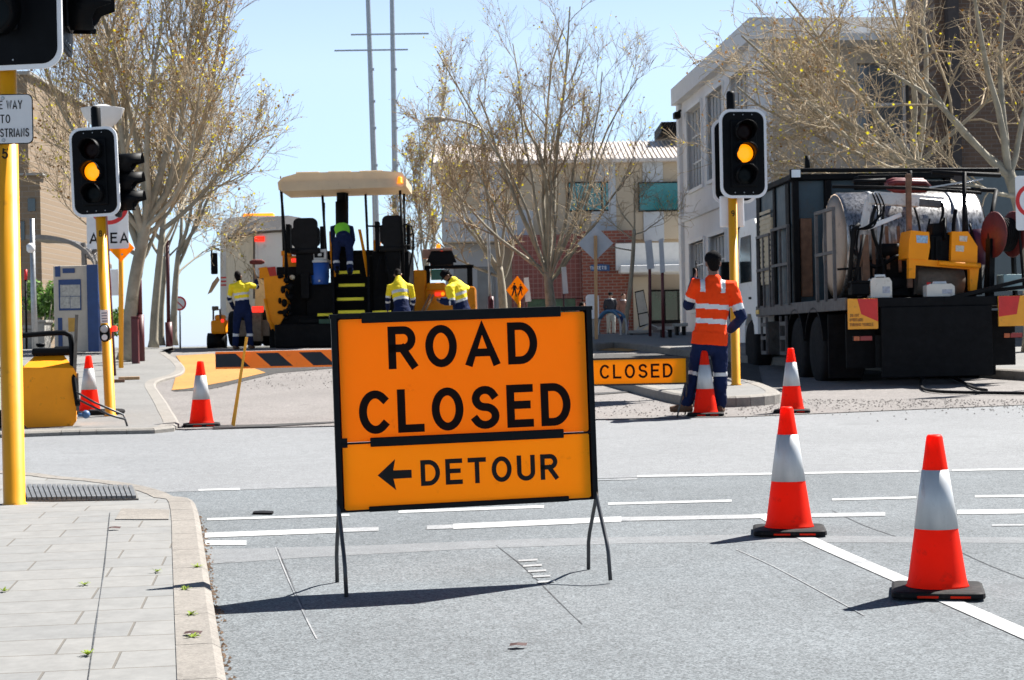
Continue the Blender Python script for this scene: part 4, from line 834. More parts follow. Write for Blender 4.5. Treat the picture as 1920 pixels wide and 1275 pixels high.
for x in (536, 745): mb = MB(); T(mb, [(x, 648, 1.0), (x, 648, 2.5)], .36, 20); mb.build('track', M_rubber, t)
# screed hung at the back
mb = B((515, 606, 775, 650, -.55, .09), (560, 596, 740, 606, -.35, .0), bev=.03); mb.build('screed', M_mach, t)
mb = B((598, 598, 626, 616, -.44, -.36), bev=.01); mb.build('green_crate', mat('dark green plastic', (.02, .07, .04), .6), t)
# cooler on the platform
c = P(599, 533, .12); o = thing('drink_cooler', 'blue drink cooler with white lid standing beside the paver stairs', 'cooler', loc+c); f2 = Fr(loc+c)
def B2(f, *boxes, bev=.015):
    mb = MB()
    for b in boxes: f.box(mb, *b, bev)
    return mb
mb = MB(); z = f2.p(599, 492).z; mb.lathe([(.19, 0), (.20, .03), (.22, z*.4), (.215, z*.42), (.225, z)], (0, .2, 0), n=24); mb.build('barrel', M_blue, o)
mb = MB(); mb.lathe([(.235, z), (.24, z+.04), (.2, z+.08), (.05, z+.085)], (0, .2, 0), n=24); mb.build('lid', M_cooler, o)
mb = MB(); mb.lathe([(.03, 0), (.02, .06)], (0, -.01, .08), (0, -1, 0), 10); mb.build('tap', M_cooler, o)
mb = MB(); mb.tube([(-.24, .2, z-.02), (-.28, .2, z+.01), (-.24, .2, z+.05)], .02, 6); mb.tube([(.24, .2, z-.02), (.28, .2, z+.01), (.24, .2, z+.05)], .02, 6); mb.build('handles', M_cooler, o)
c = P(597, 486, .12); o = thing('radio_box', 'small white box with a black window on top of the blue cooler', 'box', loc+c); f3 = Fr(loc+c)
mb = B2(f3, (583, 467, 612, 486, .05, .3)); mb.build('case', M_cooler, o); mb = B2(f3, (589, 473, 607, 483, .03, .052), bev=.005); mb.build('window', M_black, o); mb = B2(f3, (596, 475, 603, 480, .02, .03), bev=.003); mb.build('dial', M_cooler, o)
# ---- white tipper truck ahead of the paver
loc = W(478, 655, 49); loc.z = 1.333; t = thing('tipper_truck', 'white tipper truck with a grey tarp, standing ahead of the paver', 'truck', loc); fr = Fr(loc); P = fr.p
mb = MB(); mb.prism([(x, z) for x, z in fr.poly([(413, 600), (413, 432), (418, 416), (430, 408), (470, 405), (548, 405), (560, 412), (566, 430), (566, 600)], 5)], 5, 7.2); cb = mb.build('cab', M_truckwhite, t)
mb = B((455, 400, 512, 406, 5.4, 5.8), bev=.02); mb.build('light_bar', M_amberglow, cb)
mb = MB(); a = lambda x, y, d=0: (lambda q: (q.x, q.z))(P(x, y, d))
mb.prism([a(478, 437), (a(562, 432)), a(562, 545), a(478, 520)], 0, .08); mb.box((P(478, 500).x, -.03, P(478, 530).z), (P(483, 500).x, .1, P(478, 433).z)); tg = mb.build('tailgate', M_truckwhite, t)
mb = MB(); mb.bar(P(476.5, 434, -.02), P(476.5, 560, -.02), .05); mb.bar(P(478, 436, -.04), P(562, 431, -.04), .06); mb.bar(P(480, 519, -.03), P(560, 543, -.03), .04); mb.build('tailgate_edge', M_dust, tg)
mb = MB(); mb.add([P(478, 437, .09), P(478, 600, .09), P(424, 585, 4.6), P(424, 448, 4.6)], [(0, 1, 2, 3)]); mb.add([P(562, 432, .09), P(562, 600, .09), P(562, 590, 4.6), P(562, 445, 4.6)], [(0, 1, 2, 3)]); mb.add([P(424, 448, 4.6), P(562, 445, 4.6), P(562, 590, 4.6), P(424, 585, 4.6)], [(0, 1, 2, 3)]); mb.build('tray_sides', mat('dusty cream tray', (.60, .49, .34), .6, var=.1, scale=3, dirt=.2, dirtc=(.33, .26, .18)), t)
mb = MB(); g = [P(424, 444, 4.6), P(452, 424, 4.0), P(490, 408, 3), P(540, 404, 2.5), P(564, 408, 2.5), P(564, 436, .0), P(520, 432, .0), P(474, 436, .0), P(430, 446, 3)]
mb.add(g+[x-V((0, 0, .05)) for x in g], [(0, 1, 8), (1, 7, 8), (1, 2, 7), (2, 6, 7), (2, 3, 6), (3, 5, 6), (3, 4, 5)]+[(i, (i+1) % 9, (i+1) % 9+9, i+9) for i in range(9)]); mb.build('tarpaulin', M_tarp, t)
for q, nm in (((477, 443, 496, 453), 'tail_lamp'), ((472, 574, 494, 586), 'tail_lamp'), ((414, 598, 420, 605), 'side_lamp')):
    mb = B((*q, -.06, -.031), bev=.01); mb.build(nm, M_red, t)
mb = MB(); mb.prism(fr.poly([(484, 503), (516, 500), (519, 518), (496, 523)], -.05), -.05, -.035); mb.build('chevron_plate', mat('red plate', (.55, .03, .02), .5), t)
mb = MB(); mb.prism(fr.poly([(486, 502), (500, 500), (506, 519), (486, 523)], -.06), -.06, -.051); mb.build('orange_plate', M_orange, t)
for k in range(3):
    mb = B((414, 519+k*7, 424, 522+k*7, -.0, .03), bev=0); mb.build('stripe_marker', mat('red plate', (.55, .03, .02)), t)
mb = MB(); T(mb, [(412, 470, 5), (398, 462, 4.9), (396, 480, 4.9)], .03, 6); fr.box(mb, 395, 474, 407, 514, 4.8, 4.95, .03); mb.build('mirror', M_black, t)
mb = MB(); mb.add([P(389, 552, 4.7), P(397, 548, 4.7), P(412, 525, 4.7), P(408, 518, 4.7), P(398, 530, 4.7)], [(0, 1, 2, 3, 4)]); mb.add([P(389, 552, 4.72), P(397, 548, 4.72), P(412, 525, 4.72), P(408, 518, 4.72), P(398, 530, 4.72)], [(0, 1, 2, 3, 4)]); mb.build('rag_on_mirror', mat('tan cloth', (.5, .32, .18), .9), t)
mb = B((440, 600, 540, 630, .2, 6.5), (470, 586, 490, 640, .1, .4)); mb.build('chassis', M_dust, t)
for x in (.2, -.55): wheel(t, (P(478, 600).x+x, 1.2, .5), .5, .32)
wheel(t, (P(425, 600).x, 1.6, .5), .5, .32); wheel(t, (P(424, 600).x, 5.8, .5), .5, .3); wheel(t, (P(545, 600).x, 5.8, .5), .5, .3)
# ---- small yellow roller far left beyond the truck
loc = W(412, 655, 52); loc.z = 1.334; t = thing('small_roller', 'small yellow roller glimpsed left of the tipper truck', 'roller', loc); fr = Fr(loc); P = fr.p
mb = B((395, 600, 424, 626, 0, 1.0), (402, 590, 418, 602, .2, .8), bev=.06); mb.build('body', M_orange, t)
mb = MB(); T(mb, [(390, 640, .3), (424, 640, .3)], .24, 20); mb.build('drum', M_mach, t)
mb = MB(); T(mb, [(400, 600, .2), (400, 582, .2), (412, 580, .2), (414, 600, .2)], .03, 6); fr.box(mb, 397, 574, 408, 582, .1, .3, .02); mb.build('control_frame', M_dust, t)
# ---- orange roller with the beacon
loc = W(835, 655, 46); loc.z = 1.33; t = thing('orange_roller', 'orange road roller with a black roll bar and amber beacon, right of the paver', 'roller', loc); fr = Fr(loc); P = fr.p
mb = B((775, 506, 800, 600, .2, 1.6), (798, 538, 892, 640, .1, 1.8), (800, 530, 835, 545, .0, .5), bev=.05); mb.build('body', M_orange, t)
mb = MB(); fr.box(mb, 796, 497, 888, 503, .3, .4); fr.box(mb, 796, 500, 806, 540, .3, .4); fr.box(mb, 876, 500, 886, 545, .3, .4); fr.box(mb, 800, 500, 880, 504, 1.5, 1.6); mb.build('roll_bar', M_mach, t)
mb = MB(); mb.prism(fr.poly([(810, 468), (846, 466), (856, 492), (799, 492)], .5), .5, .62); fr.box(mb, 806, 490, 850, 497, .45, .7); mb.build('seat', M_seat, t)
mb = B((792, 467, 812, 484, .7, 1.1), (808, 465, 848, 470, .4, .7)); mb.build('canopy_edge', mat('faded pink panel', (.45, .27, .2), .7), t)
mb = MB(); mb.lathe([(.06, 0), (.06, .05), (.05, .1), (.02, .12)], P(822, 466, .6), n=14); mb.build('beacon', M_amberglow, t)
mb = MB(); mb.ell(P(828, 468, .45), (.05, .03, .04)); mb.build('red_reflector', M_red, t)
mb = B((808, 505, 838, 525, .9, .95)); mb.build('teal_hood_panel', mat('teal plastic', (.02, .22, .22), .3), t)
mb = B((815, 548, 828, 555, .06, .1)); mb.build('tail_lamp', M_red, t); mb = MB(); mb.ell(P(830, 551, .07), (.05, .03, .05)); mb.build('indicator', M_amberglow, t)
mb = MB(); T(mb, [(800, 640, .9), (890, 640, .9)], .34, 24); mb.build('drum', M_mach, t)
o = thing('rake', 'timber rake leaning with another against the orange roller, nearer the viewer', 'rake', loc+P(790, 648, -.15)); o2 = thing('shovel', 'timber shovel handle leaning against the orange roller beside a rake', 'shovel', loc+P(784, 648, -.02))
mb = MB(); f = Fr(loc+P(790, 648, -.15)); mb.tube([f.p(786, 605, -.2), f.p(813, 553, .1)], .028, 8); mb.build('handle', M_wood, o); mb = MB(); mb.bar(f.p(776, 610, -.2), f.p(796, 607, -.2), .05); mb.build('head', M_mach, o)
mb = MB(); f = Fr(loc+P(784, 648, -.02)); mb.tube([f.p(780, 605, -.2), f.p(807, 552, .1)], .028, 8); mb.build('handle', M_wood, o2); mb = MB(); mb.prism(f.poly([(770, 605), (784, 601), (780, 622), (768, 622)], -.2), -.2, -.17); mb.build('blade', M_mach, o2)
# ---- big patching truck on the right
TY = R(3.5); loc = V((4.52, 24.4, prof(24.4))); t = thing('patching_truck', 'big dirty road patching truck with a bitumen tank, parked tail towards us at the right', 'truck', loc, TY); fr = Fr(loc, TY); P = fr.p
M_teals = mat('dark blue grey steel side', (.035, .065, .085), .5, var=.2, scale=2, dirt=.3, dirtc=(.045, .04, .035))
M_tank = mat('tar streaked polished tank', (.40, .39, .385), .32, .85, var=.15, scale=1.6, stretch=(8, 8, .4), dirt=.62, dirtc=(.015, .013, .013))
M_rust = mat('rusty bracket steel', (.16, .085, .05), .8, var=.35, scale=9)
M_crane = mat('grubby white crane paint', (.58, .57, .55), .5, var=.1, scale=4, dirt=.3, dirtc=(.12, .09, .08))
M_railg = mat('grey side rail', (.085, .08, .08), .6, var=.3, scale=6, dirt=.3)
WT = 2.46; zd = P(1750, 556, .0).z; zt = 3.08
def bb(*bs, bev=.01):
    mb = MB()
    for a, b in bs: mb.box(a, b, bev)
    return mb
bb(((.75, .4, .72), (.95, 7.6, .95)), ((1.5, .4, .72), (1.7, 7.6, .95)), ((.3, 2.0, .42), (2.1, 2.15, .6)), ((.3, 3.2, .42), (2.1, 3.35, .6)), ((.25, 6.8, .42), (2.2, 6.95, .6)), ((.1, 4.3, .4), (.6, 6.0, .95)), ((1.85, 4.3, .4), (2.35, 6.0, .95))).build('chassis', M_mach, t)
bb(((.02, .02, zd-.13), (WT-.02, 6.2, zd-.005))).build('deck', M_mach, t)
bb(((-.02, .05, zd-.16), (.018, 6.2, zd+.01)), ((WT-.018, .05, zd-.16), (WT+.02, 6.2, zd+.01))).build('side_rail', M_railg, t)
bb(((.46, .0, .12), (1.98, .06, zd-.13)), ((.5, .1, .25), (1.9, .6, .7)), ((.05, .3, .25), (.45, .34, zd-.2)), ((2.0, .3, .25), (2.4, .34, zd-.2))).build('tail_shade_panel', M_mach, t)  # black boxes for the tail, also filling in the shade under the deck
for q in (((.02, 1.2, .1), (.5, 1.24, zd-.2)), ((1.95, 1.2, .1), (2.42, 1.24, zd-.2))): bb(q, bev=.004).build('mud_flap', M_rubber, t)
for s, xa in (('left', .0), ('right', 2.06)):
    z0, z1 = zd-.42, zd-.01
    mb = bb(((xa, -.03, z0), (xa+.41, -.005, z1)), bev=.004); pl = mb.build('marker_plate', mat('marker yellow', (.85, .36, .02), .5, var=.06, dirt=.12, dirtc=(.35, .16, .03)), t)
    pts = [(.13, .41), (.41, .41), (.41, .1), (.18, .2)] if s == 'left' else [(.0, .41), (.30, .41), (.25, .16), (.0, .13)]
    mb = MB(); mb.prism([(xa+x+(.003 if x == 0 else 0)-(.003 if x > .4 else 0), z0+z-(.003 if z > .4 else 0)) for x, z in pts], -.0335, -.031); mb.build('red_chevron', mat('marker red', (.60, .02, .015), .45), pl)
    if s == 'left':
        for wd, x0_, x1_, z in (('DO NOT', .03, .15, .165), ('OVERTAKE!', .02, .20, .105), ('TURNING VEHICLE', .02, .34, .04)):
            mb = MB(); text(mb, wd, x0_, x1_, z0+z, .042, -.0342, .17, .25); mb.build('lettering', mat('faded lettering', (.25, .10, .02)), pl)
    mb = bb(((xa+.06, -.03, zd-.58), (xa+.33, .0, zd-.51)), bev=.008); tl = mb.build('tail_lamp', M_lens, t)
    bb(((xa+.07, -.038, zd-.575), (xa+.15, -.0305, zd-.515)), bev=.004).build('indicator_lens', mat('dull orange lens', (.45, .10, .02), .3), tl); bb(((xa+.16, -.038, zd-.575), (xa+.32, -.0305, zd-.515)), bev=.004).build('red_lens', mat('dull red lens', (.28, .02, .015), .3), tl)
# tank across the deck
yc = 2.15; r = .78; cx = [P(1557, 440, yc).x, P(1826, 440, yc).x]; zc = zd+.03+r
mb = MB(); mb.lathe([(r-.02, cx[0]+.06), (r, cx[0]+.1), (r, cx[1]-.1), (r-.03, cx[1]-.05)], (0, yc, zc), (1, 0, 0), 48); tk = mb.build('tank', M_tank, t)
M_tend = mat('beige tank end', (.42, .32, .24), .6, var=.12, scale=3, dirt=.15)
for x0, s in ((cx[0]+.06, -1), (cx[1]-.05, 1)):
    mb = MB(); mb.lathe([(r-.02, 0), (r*.7, .05), (r*.3, .085), (.001, .095)], (x0, yc, zc), (s, 0, 0), 40); mb.build('tank_end', M_tend, tk)
for x in (cx[0]+.5, cx[1]-.5): mb = MB(); mb.lathe([(r+.012, 0), (r+.012, .06)], (x, yc, zc), (1, 0, 0), 48); mb.build('tank_strap', M_steel, tk)
bb(((cx[0]+.3, yc-.4, zd), (cx[0]+.5, yc+.4, zd+.18)), ((cx[1]-.5, yc-.4, zd), (cx[1]-.3, yc+.4, zd+.18))).build('tank_cradle', M_mach, t)
# enclosed box ahead of the tank
y0 = 3.35
bb(((.03, y0, zd), (WT-.03, 6.1, zt))).build('locker_body', M_teals, t)
for q in (((0, y0-.1, zd), (.1, y0-.002, zt+.03)), ((.0, y0+.2, zd), (.028, y0+.45, zt)), ((0, 4.6, zd), (.028, 4.75, zt)), ((.0, 5.8, zd), (.028, 6.1, zt)), ((.50, y0-.12, zd), (.60, y0-.002, zt)), ((WT-.1, y0-.1, zd), (WT, y0-.002, zt))): bb(q).build('locker_pillar', M_mach, t)
mb = bb(((-.02, 4.8, zd+.35), (.029, 5.7, zt-.45))); 
for k in range(14): z = zd+.4+k*.085; mb.box((-.03, 4.82, z), (-.018, 5.68, z+.05))
mb.build('louvred_panel', mat('beige louvre', (.45, .38, .26), .6, var=.1, dirt=.15), t)
bb(((-.04, y0-.15, zt+.002), (WT+.04, 6.15, zt+.09))).build('locker_roof', M_mach, t)
bb(((.12, y0-.05, zd+.1), (.30, y0-.003, zd+1.3))).build('rusty_cabinet', M_rust, t)
bb((P(1606, 488, 1.3)-V((0, .25, 0)), P(1832, 556, 1.3)+V((0, .0, .02)))).build('pump_cabinet', M_mach, t)
mb = MB(); mb.lathe([(.1, 0), (.1, .5)], P(1650, 470, 1.1), (1, 0, 0), 16); mb.tube(smooth([P(1600, 470, .9), P(1640, 500, .8), (P(1690, 480, .9)), P(1700, 530, .8), P(1650, 545, .7)], 4), .03, 8); mb.build('pump', M_mach, t)
mb = MB(); c = P(1491, 326, y0-.2); mb.box(c-V((.085, .05, .075)), c+V((.085, .05, .075)), .02); wl = mb.build('work_lamp', M_black, t)
mb = MB(); mb.box(c-V((.068, .056, .058)), c+V((.068, -.051, .058)), .002); mb.build('lamp_glass', mat('white lamp glass', (.75, .78, .78), .15, spec=.8), wl)
mb = MB(); mb.tube([c, c+V((.0, .1, -.1)), c+V((-.1, .15, -.12))], .012, 6); mb.build('lamp_bracket', M_mach, wl)
mb = MB(); mb.tube([P(1514, 322, 4.6), P(1514, 292, 4.6)], .045, 10); mb.build('exhaust_pipe', M_mach, t)
# overhead gantry
mb = MB()
for q in ([(1500, 319, y0), (1872, 319, 1.0)], [(1600, 341, 1.2), (1660, 338, 1.2)], [(1747, 323, .9), (1876, 329, .9)], [(1710, 352, 1.2), (1868, 357, 1.0)], [(1808, 322, .8), (1808, 430, .8), (1803, 545, .8)], [(1706, 320, .9), (1706, 345, .9)], [(1640, 345, 2.9), (1700, 342, 1.5)], [(1868, 357, .8), (1858, 410, .6), (1848, 545, .5)]): mb.tube([P(*x) for x in q], .032, 8)
mb.build('gantry', M_mach, t)
bb((P(1610, 346, 2.6)-V((0, 0, .06)), P(1700, 338, 2.9)+V((0, 0, .06))), (P(1690, 356, 2.4)-V((0, 0, .05)), P(1770, 344, 2.7)+V((0, 0, .02)))).build('boom_rack', M_mach, t)
mb = MB(); q = [P(1664, 348, 1.3), P(1680, 342, 1.3), P(1735, 343, 1.3), P(1742, 350, 1.3), P(1735, 356, 1.3), P(1680, 357, 1.3), P(1664, 350, 1.3)]; mb.tube(q, .045, 8); mb.tube([x+V((0, .12, .04)) for x in q], .04, 8); mb.build('red_hose_coil', mat('dark red hose', (.14, .012, .014), .5, var=.3, scale=20), t)
mb = MB(); mb.bar(P(1742, 352, 1.0), P(1843, 336, .8), .07, .02); mb.build('grating_step', M_steel, t)
# white crane
mb = MB(); mb.bar(P(1628, 372, .75), P(1722, 379, .75), .15, .15, bev=.02); mb.bar(P(1640, 361, .7), P(1770, 372, .7), .035); cr = mb.build('crane_arm', M_crane, t)
mb = MB(); mb.bar(P(1630, 372, .76), P(1618, 432, .76), .10, .10, bev=.02); mb.build('crane_mast', M_crane, cr)
mb = MB(); mb.bar(P(1626, 428, .74), P(1690, 402, .72), .06, .06, bev=.01); mb.build('crane_ram', M_white, cr)
mb = MB(); mb.bar(P(1716, 379, .74), P(1764, 383, .74), .12, .10, bev=.01); mb.build('crane_head', M_railg, cr)
mb = MB(); mb.bar(P(1620, 440, .8), P(1624, 528, .8), .10, bev=.01); mb.tube([P(1619, 440, .78), P(1612, 500, .78)], .03, 6); mb.build('crane_column', M_rust, cr)
mb = MB()
for a_ in (0, 6, 12): mb.tube(smooth([P(1636+a_, 362, .6), P(1646+a_, 395, .55), P(1638-a_, 424, .55), P(1612-a_, 430, .6), P(1594+a_, 424, .7), P(1600, 470, .8)], 4), .012, 6)
mb.tube(smooth([P(1766, 380, .6), P(1768, 400, .6), P(1762, 430, .6), P(1770, 470, .6)], 4), .022, 6); mb.build('hydraulic_hoses', M_black, t)
mb = MB(); mb.bar(P(1703, 326, .6), P(1706, 540, .6), .07, .07, bev=.01); mb.build('rusty_post', M_rust, t)
for x, y1 in ((1636, 520), (1662, 505), (1684, 510)):
    mb = MB(); mb.bar(P(x, 425, 1.2), P(x+4, y1, 1.0), .045); o = mb.build('hung_tool_handle', M_rust, t)
# left side railings
xs = -.03
for ya, yb, zh in ((4.9, 5.9, 1.15), (3.5, 4.7, 1.2), (.55, 1.6, 1.25)):
    mb = MB()
    for y in (ya, (ya+yb)/2, yb): mb.bar((xs, y, zd-.02), (xs, y, zd+zh), .05, .04)
    for z in (zd+zh, zd+zh*.52): mb.bar((xs-.001, ya-.03, z), (xs-.001, yb+.03, z), .045, .045)
    mb.build('side_railing', M_railg, t)
for ya in (5.2, 3.7):
    mb = MB()
    for y in (ya, ya+.42): mb.bar((-.04, y, zd-.18), (-.04, y, .42), .035)
    for z in (.44, .68, .9): mb.bar((-.041, ya, z), (-.041, ya+.42, z), .035, .06)
    mb.build('side_step', M_railg, t)
bb(((-.035, 5.9, zd-.12), (-.021, 6.15, zd-.05)), bev=.004).build('side_marker_lamp', mat('amber marker', (.7, .45, .04), .3), t)
mb = MB(); mb.ell((.3, 4.0, zd+.35), (.09, .09, .28)); mb.build('green_bottle', mat('green plastic', (.02, .22, .10), .4), t)
mb = MB(); mb.tube([P(1592, 540, .3), P(1600, 430, .3), P(1612, 420, .3)], .03, 6); mb.tube([P(1598, 550, .3), P(1620, 440, .3)], .025, 6); mb.bar(P(1570, 505, .9), P(1605, 503, .9), .03); mb.build('rear_ladder', M_mach, t)
mb = MB(); rd = random.Random(4)
for k in range(9):
    x = rd.uniform(1600, 1840); y1 = rd.uniform(380, 450); mb = MB(); mb.tube(smooth([P(x, y1, .95), P(x+rd.uniform(-12, 12), y1+40, .85), P(x+rd.uniform(-18, 18), 500, .8), P(x+rd.uniform(-25, 25), 554, .7)], 4), rd.uniform(.012, .03), 6); mb.build('hanging_hose', M_mach, t)
for x0, y0_, x1, y1 in ((1676, 520, 1712, 555), (1700, 500, 1716, 556), (1800, 536, 1832, 556)): mb = MB(); fr.box(mb, x0, y0_, x1, y1, .75, 1.0, .02); mb.build('tool_box', M_mach, t)
mb = MB(); mb.tube([P(1560, 350, 1.2), P(1700, 352, 1.0), P(1840, 362, .9)], .025, 6); mb.build('spray_pipe', M_mach, t)
# hose reels
for nm, xx, rr, m_ in (('left', 1868, .30, 'r'), ('right', 1890, .30, 'b')):
    pass
c = P(1862, 440, .45); mb = MB(); M_reel = mat('dark red reel', (.11, .012, .011), .55, var=.25, scale=8, dirt=.2)
for dx in (0, .27): mb.lathe([(.09, 0), (.31, .0), (.32, .012), (.31, .024), (.09, .024)], c+V((dx, 0, 0)), (1, .25, 0), 32)
rl_ = mb.build('hose_reel', M_reel, t)
mb = MB()
for k in range(7): mb.lathe([(.14, k*.034+.028), (.225, k*.034+.032), (.235, k*.034+.045), (.225, k*.034+.058), (.14, k*.034+.06)], c, (1, .25, 0), 28)
mb.build('wound_hose', M_rubber, rl_)
mb = MB(); mb.bar(c+V((-.02, .05, -.05)), c+V((-.04, .1, -.95)), .09); mb.bar(c+V((.3, .08, -.05)), c+V((.33, .1, -.95)), .05); mb.bar(P(1830, 548, .2), P(1920, 538, .2), .05); mb.bar(P(1770, 562, .05), P(1930, 522, .1), .08, .05); mb.build('reel_stand', M_mach, t)
mb = MB(); mb.lathe([(.16, 0), (.16, .5)], P(1838, 470, 1.0)+V((0, 0, -.2)), (0, 0, 1), 20); mb.build('purple_cylinder', mat('dark purple paint', (.07, .02, .06), .5, var=.3), t)
mb = MB(); mb.lathe([(.05, 0), (.06, .02), (.05, .03), (.045, .08)], P(1918, 372, .2), n=14); mb.build('amber_beacon', M_amberglow, t); mb = MB(); mb.tube([P(1918, 374, .2), P(1912, 440, .2), P(1920, 540, .2)], .02, 6); mb.build('beacon_stem', M_mach, t)
bb((P(1882, 545, .4), P(1930, 515, .7))).build('wash_tub', mat('pale green plastic', (.3, .42, .42), .5), t)
# wheels
for y in (1.95, 3.2, 6.95):
    for xw in ((.16, WT-.16) if y > 6 else (.16, .5, WT-.5, WT-.16)): wheel(t, (xw, y, .5), .5, .28)
for xa in (-.02, WT-.33):
    for y in (1.95, 3.2):
        mb = MB(); o_ = arc(y, .5, .6, .62, 15, 165, 12); mb.prism(o_+[(a, b-.03) for a, b in o_[::-1]], xa, xa+.35, 'x'); mb.build('mudguard', M_mach, t)
# cab
ya, yb = 6.25, 8.05
mb = MB(); pr = [(ya, .75), (ya, 2.62), (ya+.15, 2.72), (yb-.55, 2.72), (yb-.3, 2.6), (yb, 1.75), (yb, .6), (yb-.6, .6), (yb-.65, .9), (yb-.9, 1.1), (yb-1.2, 1.1), (yb-1.45, .9), (yb-1.5, .75)]
mb.prism(pr, .02, WT-.02, 'x'); cb = mb.build('cab', M_truckwhite, t)
for xa, xb in ((.002, .018), (WT-.018, WT-.002)):
    mb = MB(); mb.prism([(ya+.45, 1.65), (ya+.45, 2.45), (yb-.5, 2.45), (yb-.22, 1.65)], xa, xb, 'x'); mb.build('side_window', M_glass, cb)
bb(((.0, ya+.5, 1.35), (.015, ya+.68, 1.39)), bev=.004).build('door_handle', M_black, cb)
mb = MB(); mb.box((-.28, yb-.1, 1.45), (-.06, yb-.02, 2.05), .03); mb.tube([(.02, yb-.1, 1.3), (-.15, yb-.08, 1.28), (-.17, yb-.06, 1.46)], .018, 6); mb.build('mirror', M_black, t)
bb(((.3, ya-.1, .9), (2.1, ya-.005, 2.5))).build('cab_back_panel', M_mach, t)
# things riding on the deck
def on_deck(nm, px, y, label, cat):
    q = P(px, 556, y); q.z = zd; o = thing(nm, label, cat, fr.M @ q, TY); return o, Fr(fr.M @ q, TY)
o, f = on_deck('plate_roller', 1768, .35, 'orange engine powered pedestrian roller riding on the truck deck', 'roller'); p = f.p
def PB(mb, pts, d0, d1): mb.prism(f.poly(pts, d0), d0, d1); return mb
PB(MB(), [(1708, 432), (1742, 435), (1744, 462), (1740, 488), (1703, 484), (1705, 450)], .0, .5).build('fuel_tank', M_orange, o)
PB(MB(), [(1785, 434), (1815, 434), (1833, 462), (1832, 498), (1783, 490)], .0, .5).build('engine_cover', M_orange, o)
mb = PB(MB(), [(1704, 484), (1835, 495), (1836, 503), (1831, 545), (1819, 545), (1818, 505), (1717, 497), (1716, 522), (1704, 522)], .02, .12); mb.tube([p(1760, 493, -.05), p(1838, 498, -.05)], .035, 8); mb.build('frame', M_orange, o)
mb = MB(); mb.tube([p(1714, 526, .4), p(1802, 530, .4)], .20, 24); mb.build('drum', M_dust, o)
mb = B2(f, (1744, 440, 1784, 492, .1, .45), (1748, 418, 1776, 445, .15, .4), bev=.02); mb.tube([p(1765, 420, .1), p(1772, 408, .1), p(1772, 450, .05)], .025, 8)
for k in range(5): mb.lathe([(.05, 0), (.05, .015)], p(1760, 450+k*8, .08), (0, -1, 0), 12)
mb.build('engine', M_black, o)
mb = PB(MB(), [(1718, 441), (1740, 442), (1739, 456), (1719, 455)], -.006, -.001); mb.build('blue_label', mat('pale blue label', (.3, .45, .6), .5, var=.4, scale=30), o)
for q in ([(1799, 442), (1814, 443), (1813, 453), (1799, 452)], [(1792, 460), (1808, 461), (1807, 472), (1792, 471)]): PB(MB(), q, -.006, -.001).build('pale_label', mat('pale label', (.55, .5, .42), .5, var=.3, scale=40), o)
def jerry(px, y, x0, y0_, x1, y1_, label, cap):
    o, f = on_deck('jerrycan', px, y, label, 'jerrycan'); a, b = f.p(x0, y1_, 0), f.p(x1, y0_, 0)
    mb = MB(); w_ = b.x-a.x; h_ = b.z; mb.prism([(a.x, .003), (b.x, .003), (b.x, h_*.72), (b.x-w_*.12, h_*.9), (a.x+w_*.12, h_*.9), (a.x, h_*.78)], 0, .18)
    c = mb.build('body', mat('translucent white plastic', (.60, .58, .52), .5, var=.1, scale=6, dirt=.22, dirtc=(.25, .2, .15)), o)
    mb = MB(); mb.tube([(a.x+w_*.3, .09, h_*.88), (a.x+w_*.3, .09, h_*1.0), (a.x+w_*.75, .09, h_*1.0), (a.x+w_*.75, .09, h_*.88)], .018, 6); mb.build('handle', M_cooler, o)
    mb = MB(); mb.lathe([(.028, 0), (.028, .035)], (a.x+w_*.14, .09, h_*.86), n=12); mb.build('cap', cap, o)
    mb = MB(); mb.box((a.x+w_*.55, -.004, h_*.2), (a.x+w_*.9, -.0005, h_*.5)); mb.build('label', mat('grey label', (.35, .37, .42), .6, var=.4, scale=50), o); return o
jerry(1652, .12, 1633, 516, 1672, 556, 'grubby white jerrycan on the truck deck beside the black battery', M_black)
jerry(1764, .10, 1738, 529, 1790, 559, 'white jerrycan on the truck deck below the orange roller', M_redink)
o, f = on_deck('battery_box', 1613, .15, 'black battery box at the left end of the truck deck', 'battery')
B2(f, (1597, 530, 1632, 554, .0, .22), bev=.02).build('case', M_black, o); B2(f, (1596, 526, 1633, 531, -.01, .23), bev=.01).build('lid', M_black, o)
mb = MB(); L = [G(1895, 745), G(1830, 742), G(1760, 735), G(1735, 722), G(1725, 708), G(1735, 702), G(1765, 706), G(1800, 722), G(1840, 736), G(1900, 741)]
L = [G(1930, 742), G(1860, 741), G(1800, 740), G(1757, 738), G(1730, 732), G(1728, 716), G(1745, 706), G(1770, 706), G(1800, 718), G(1825, 731), G(1850, 736)]
o = mb.tube(smooth([q+V((0, 0, .03)) for q in L], 5), .02, 8).build('hose', M_rubber); tag(o, 'black hose looped on the road under the tail of the patching truck', 'hose')
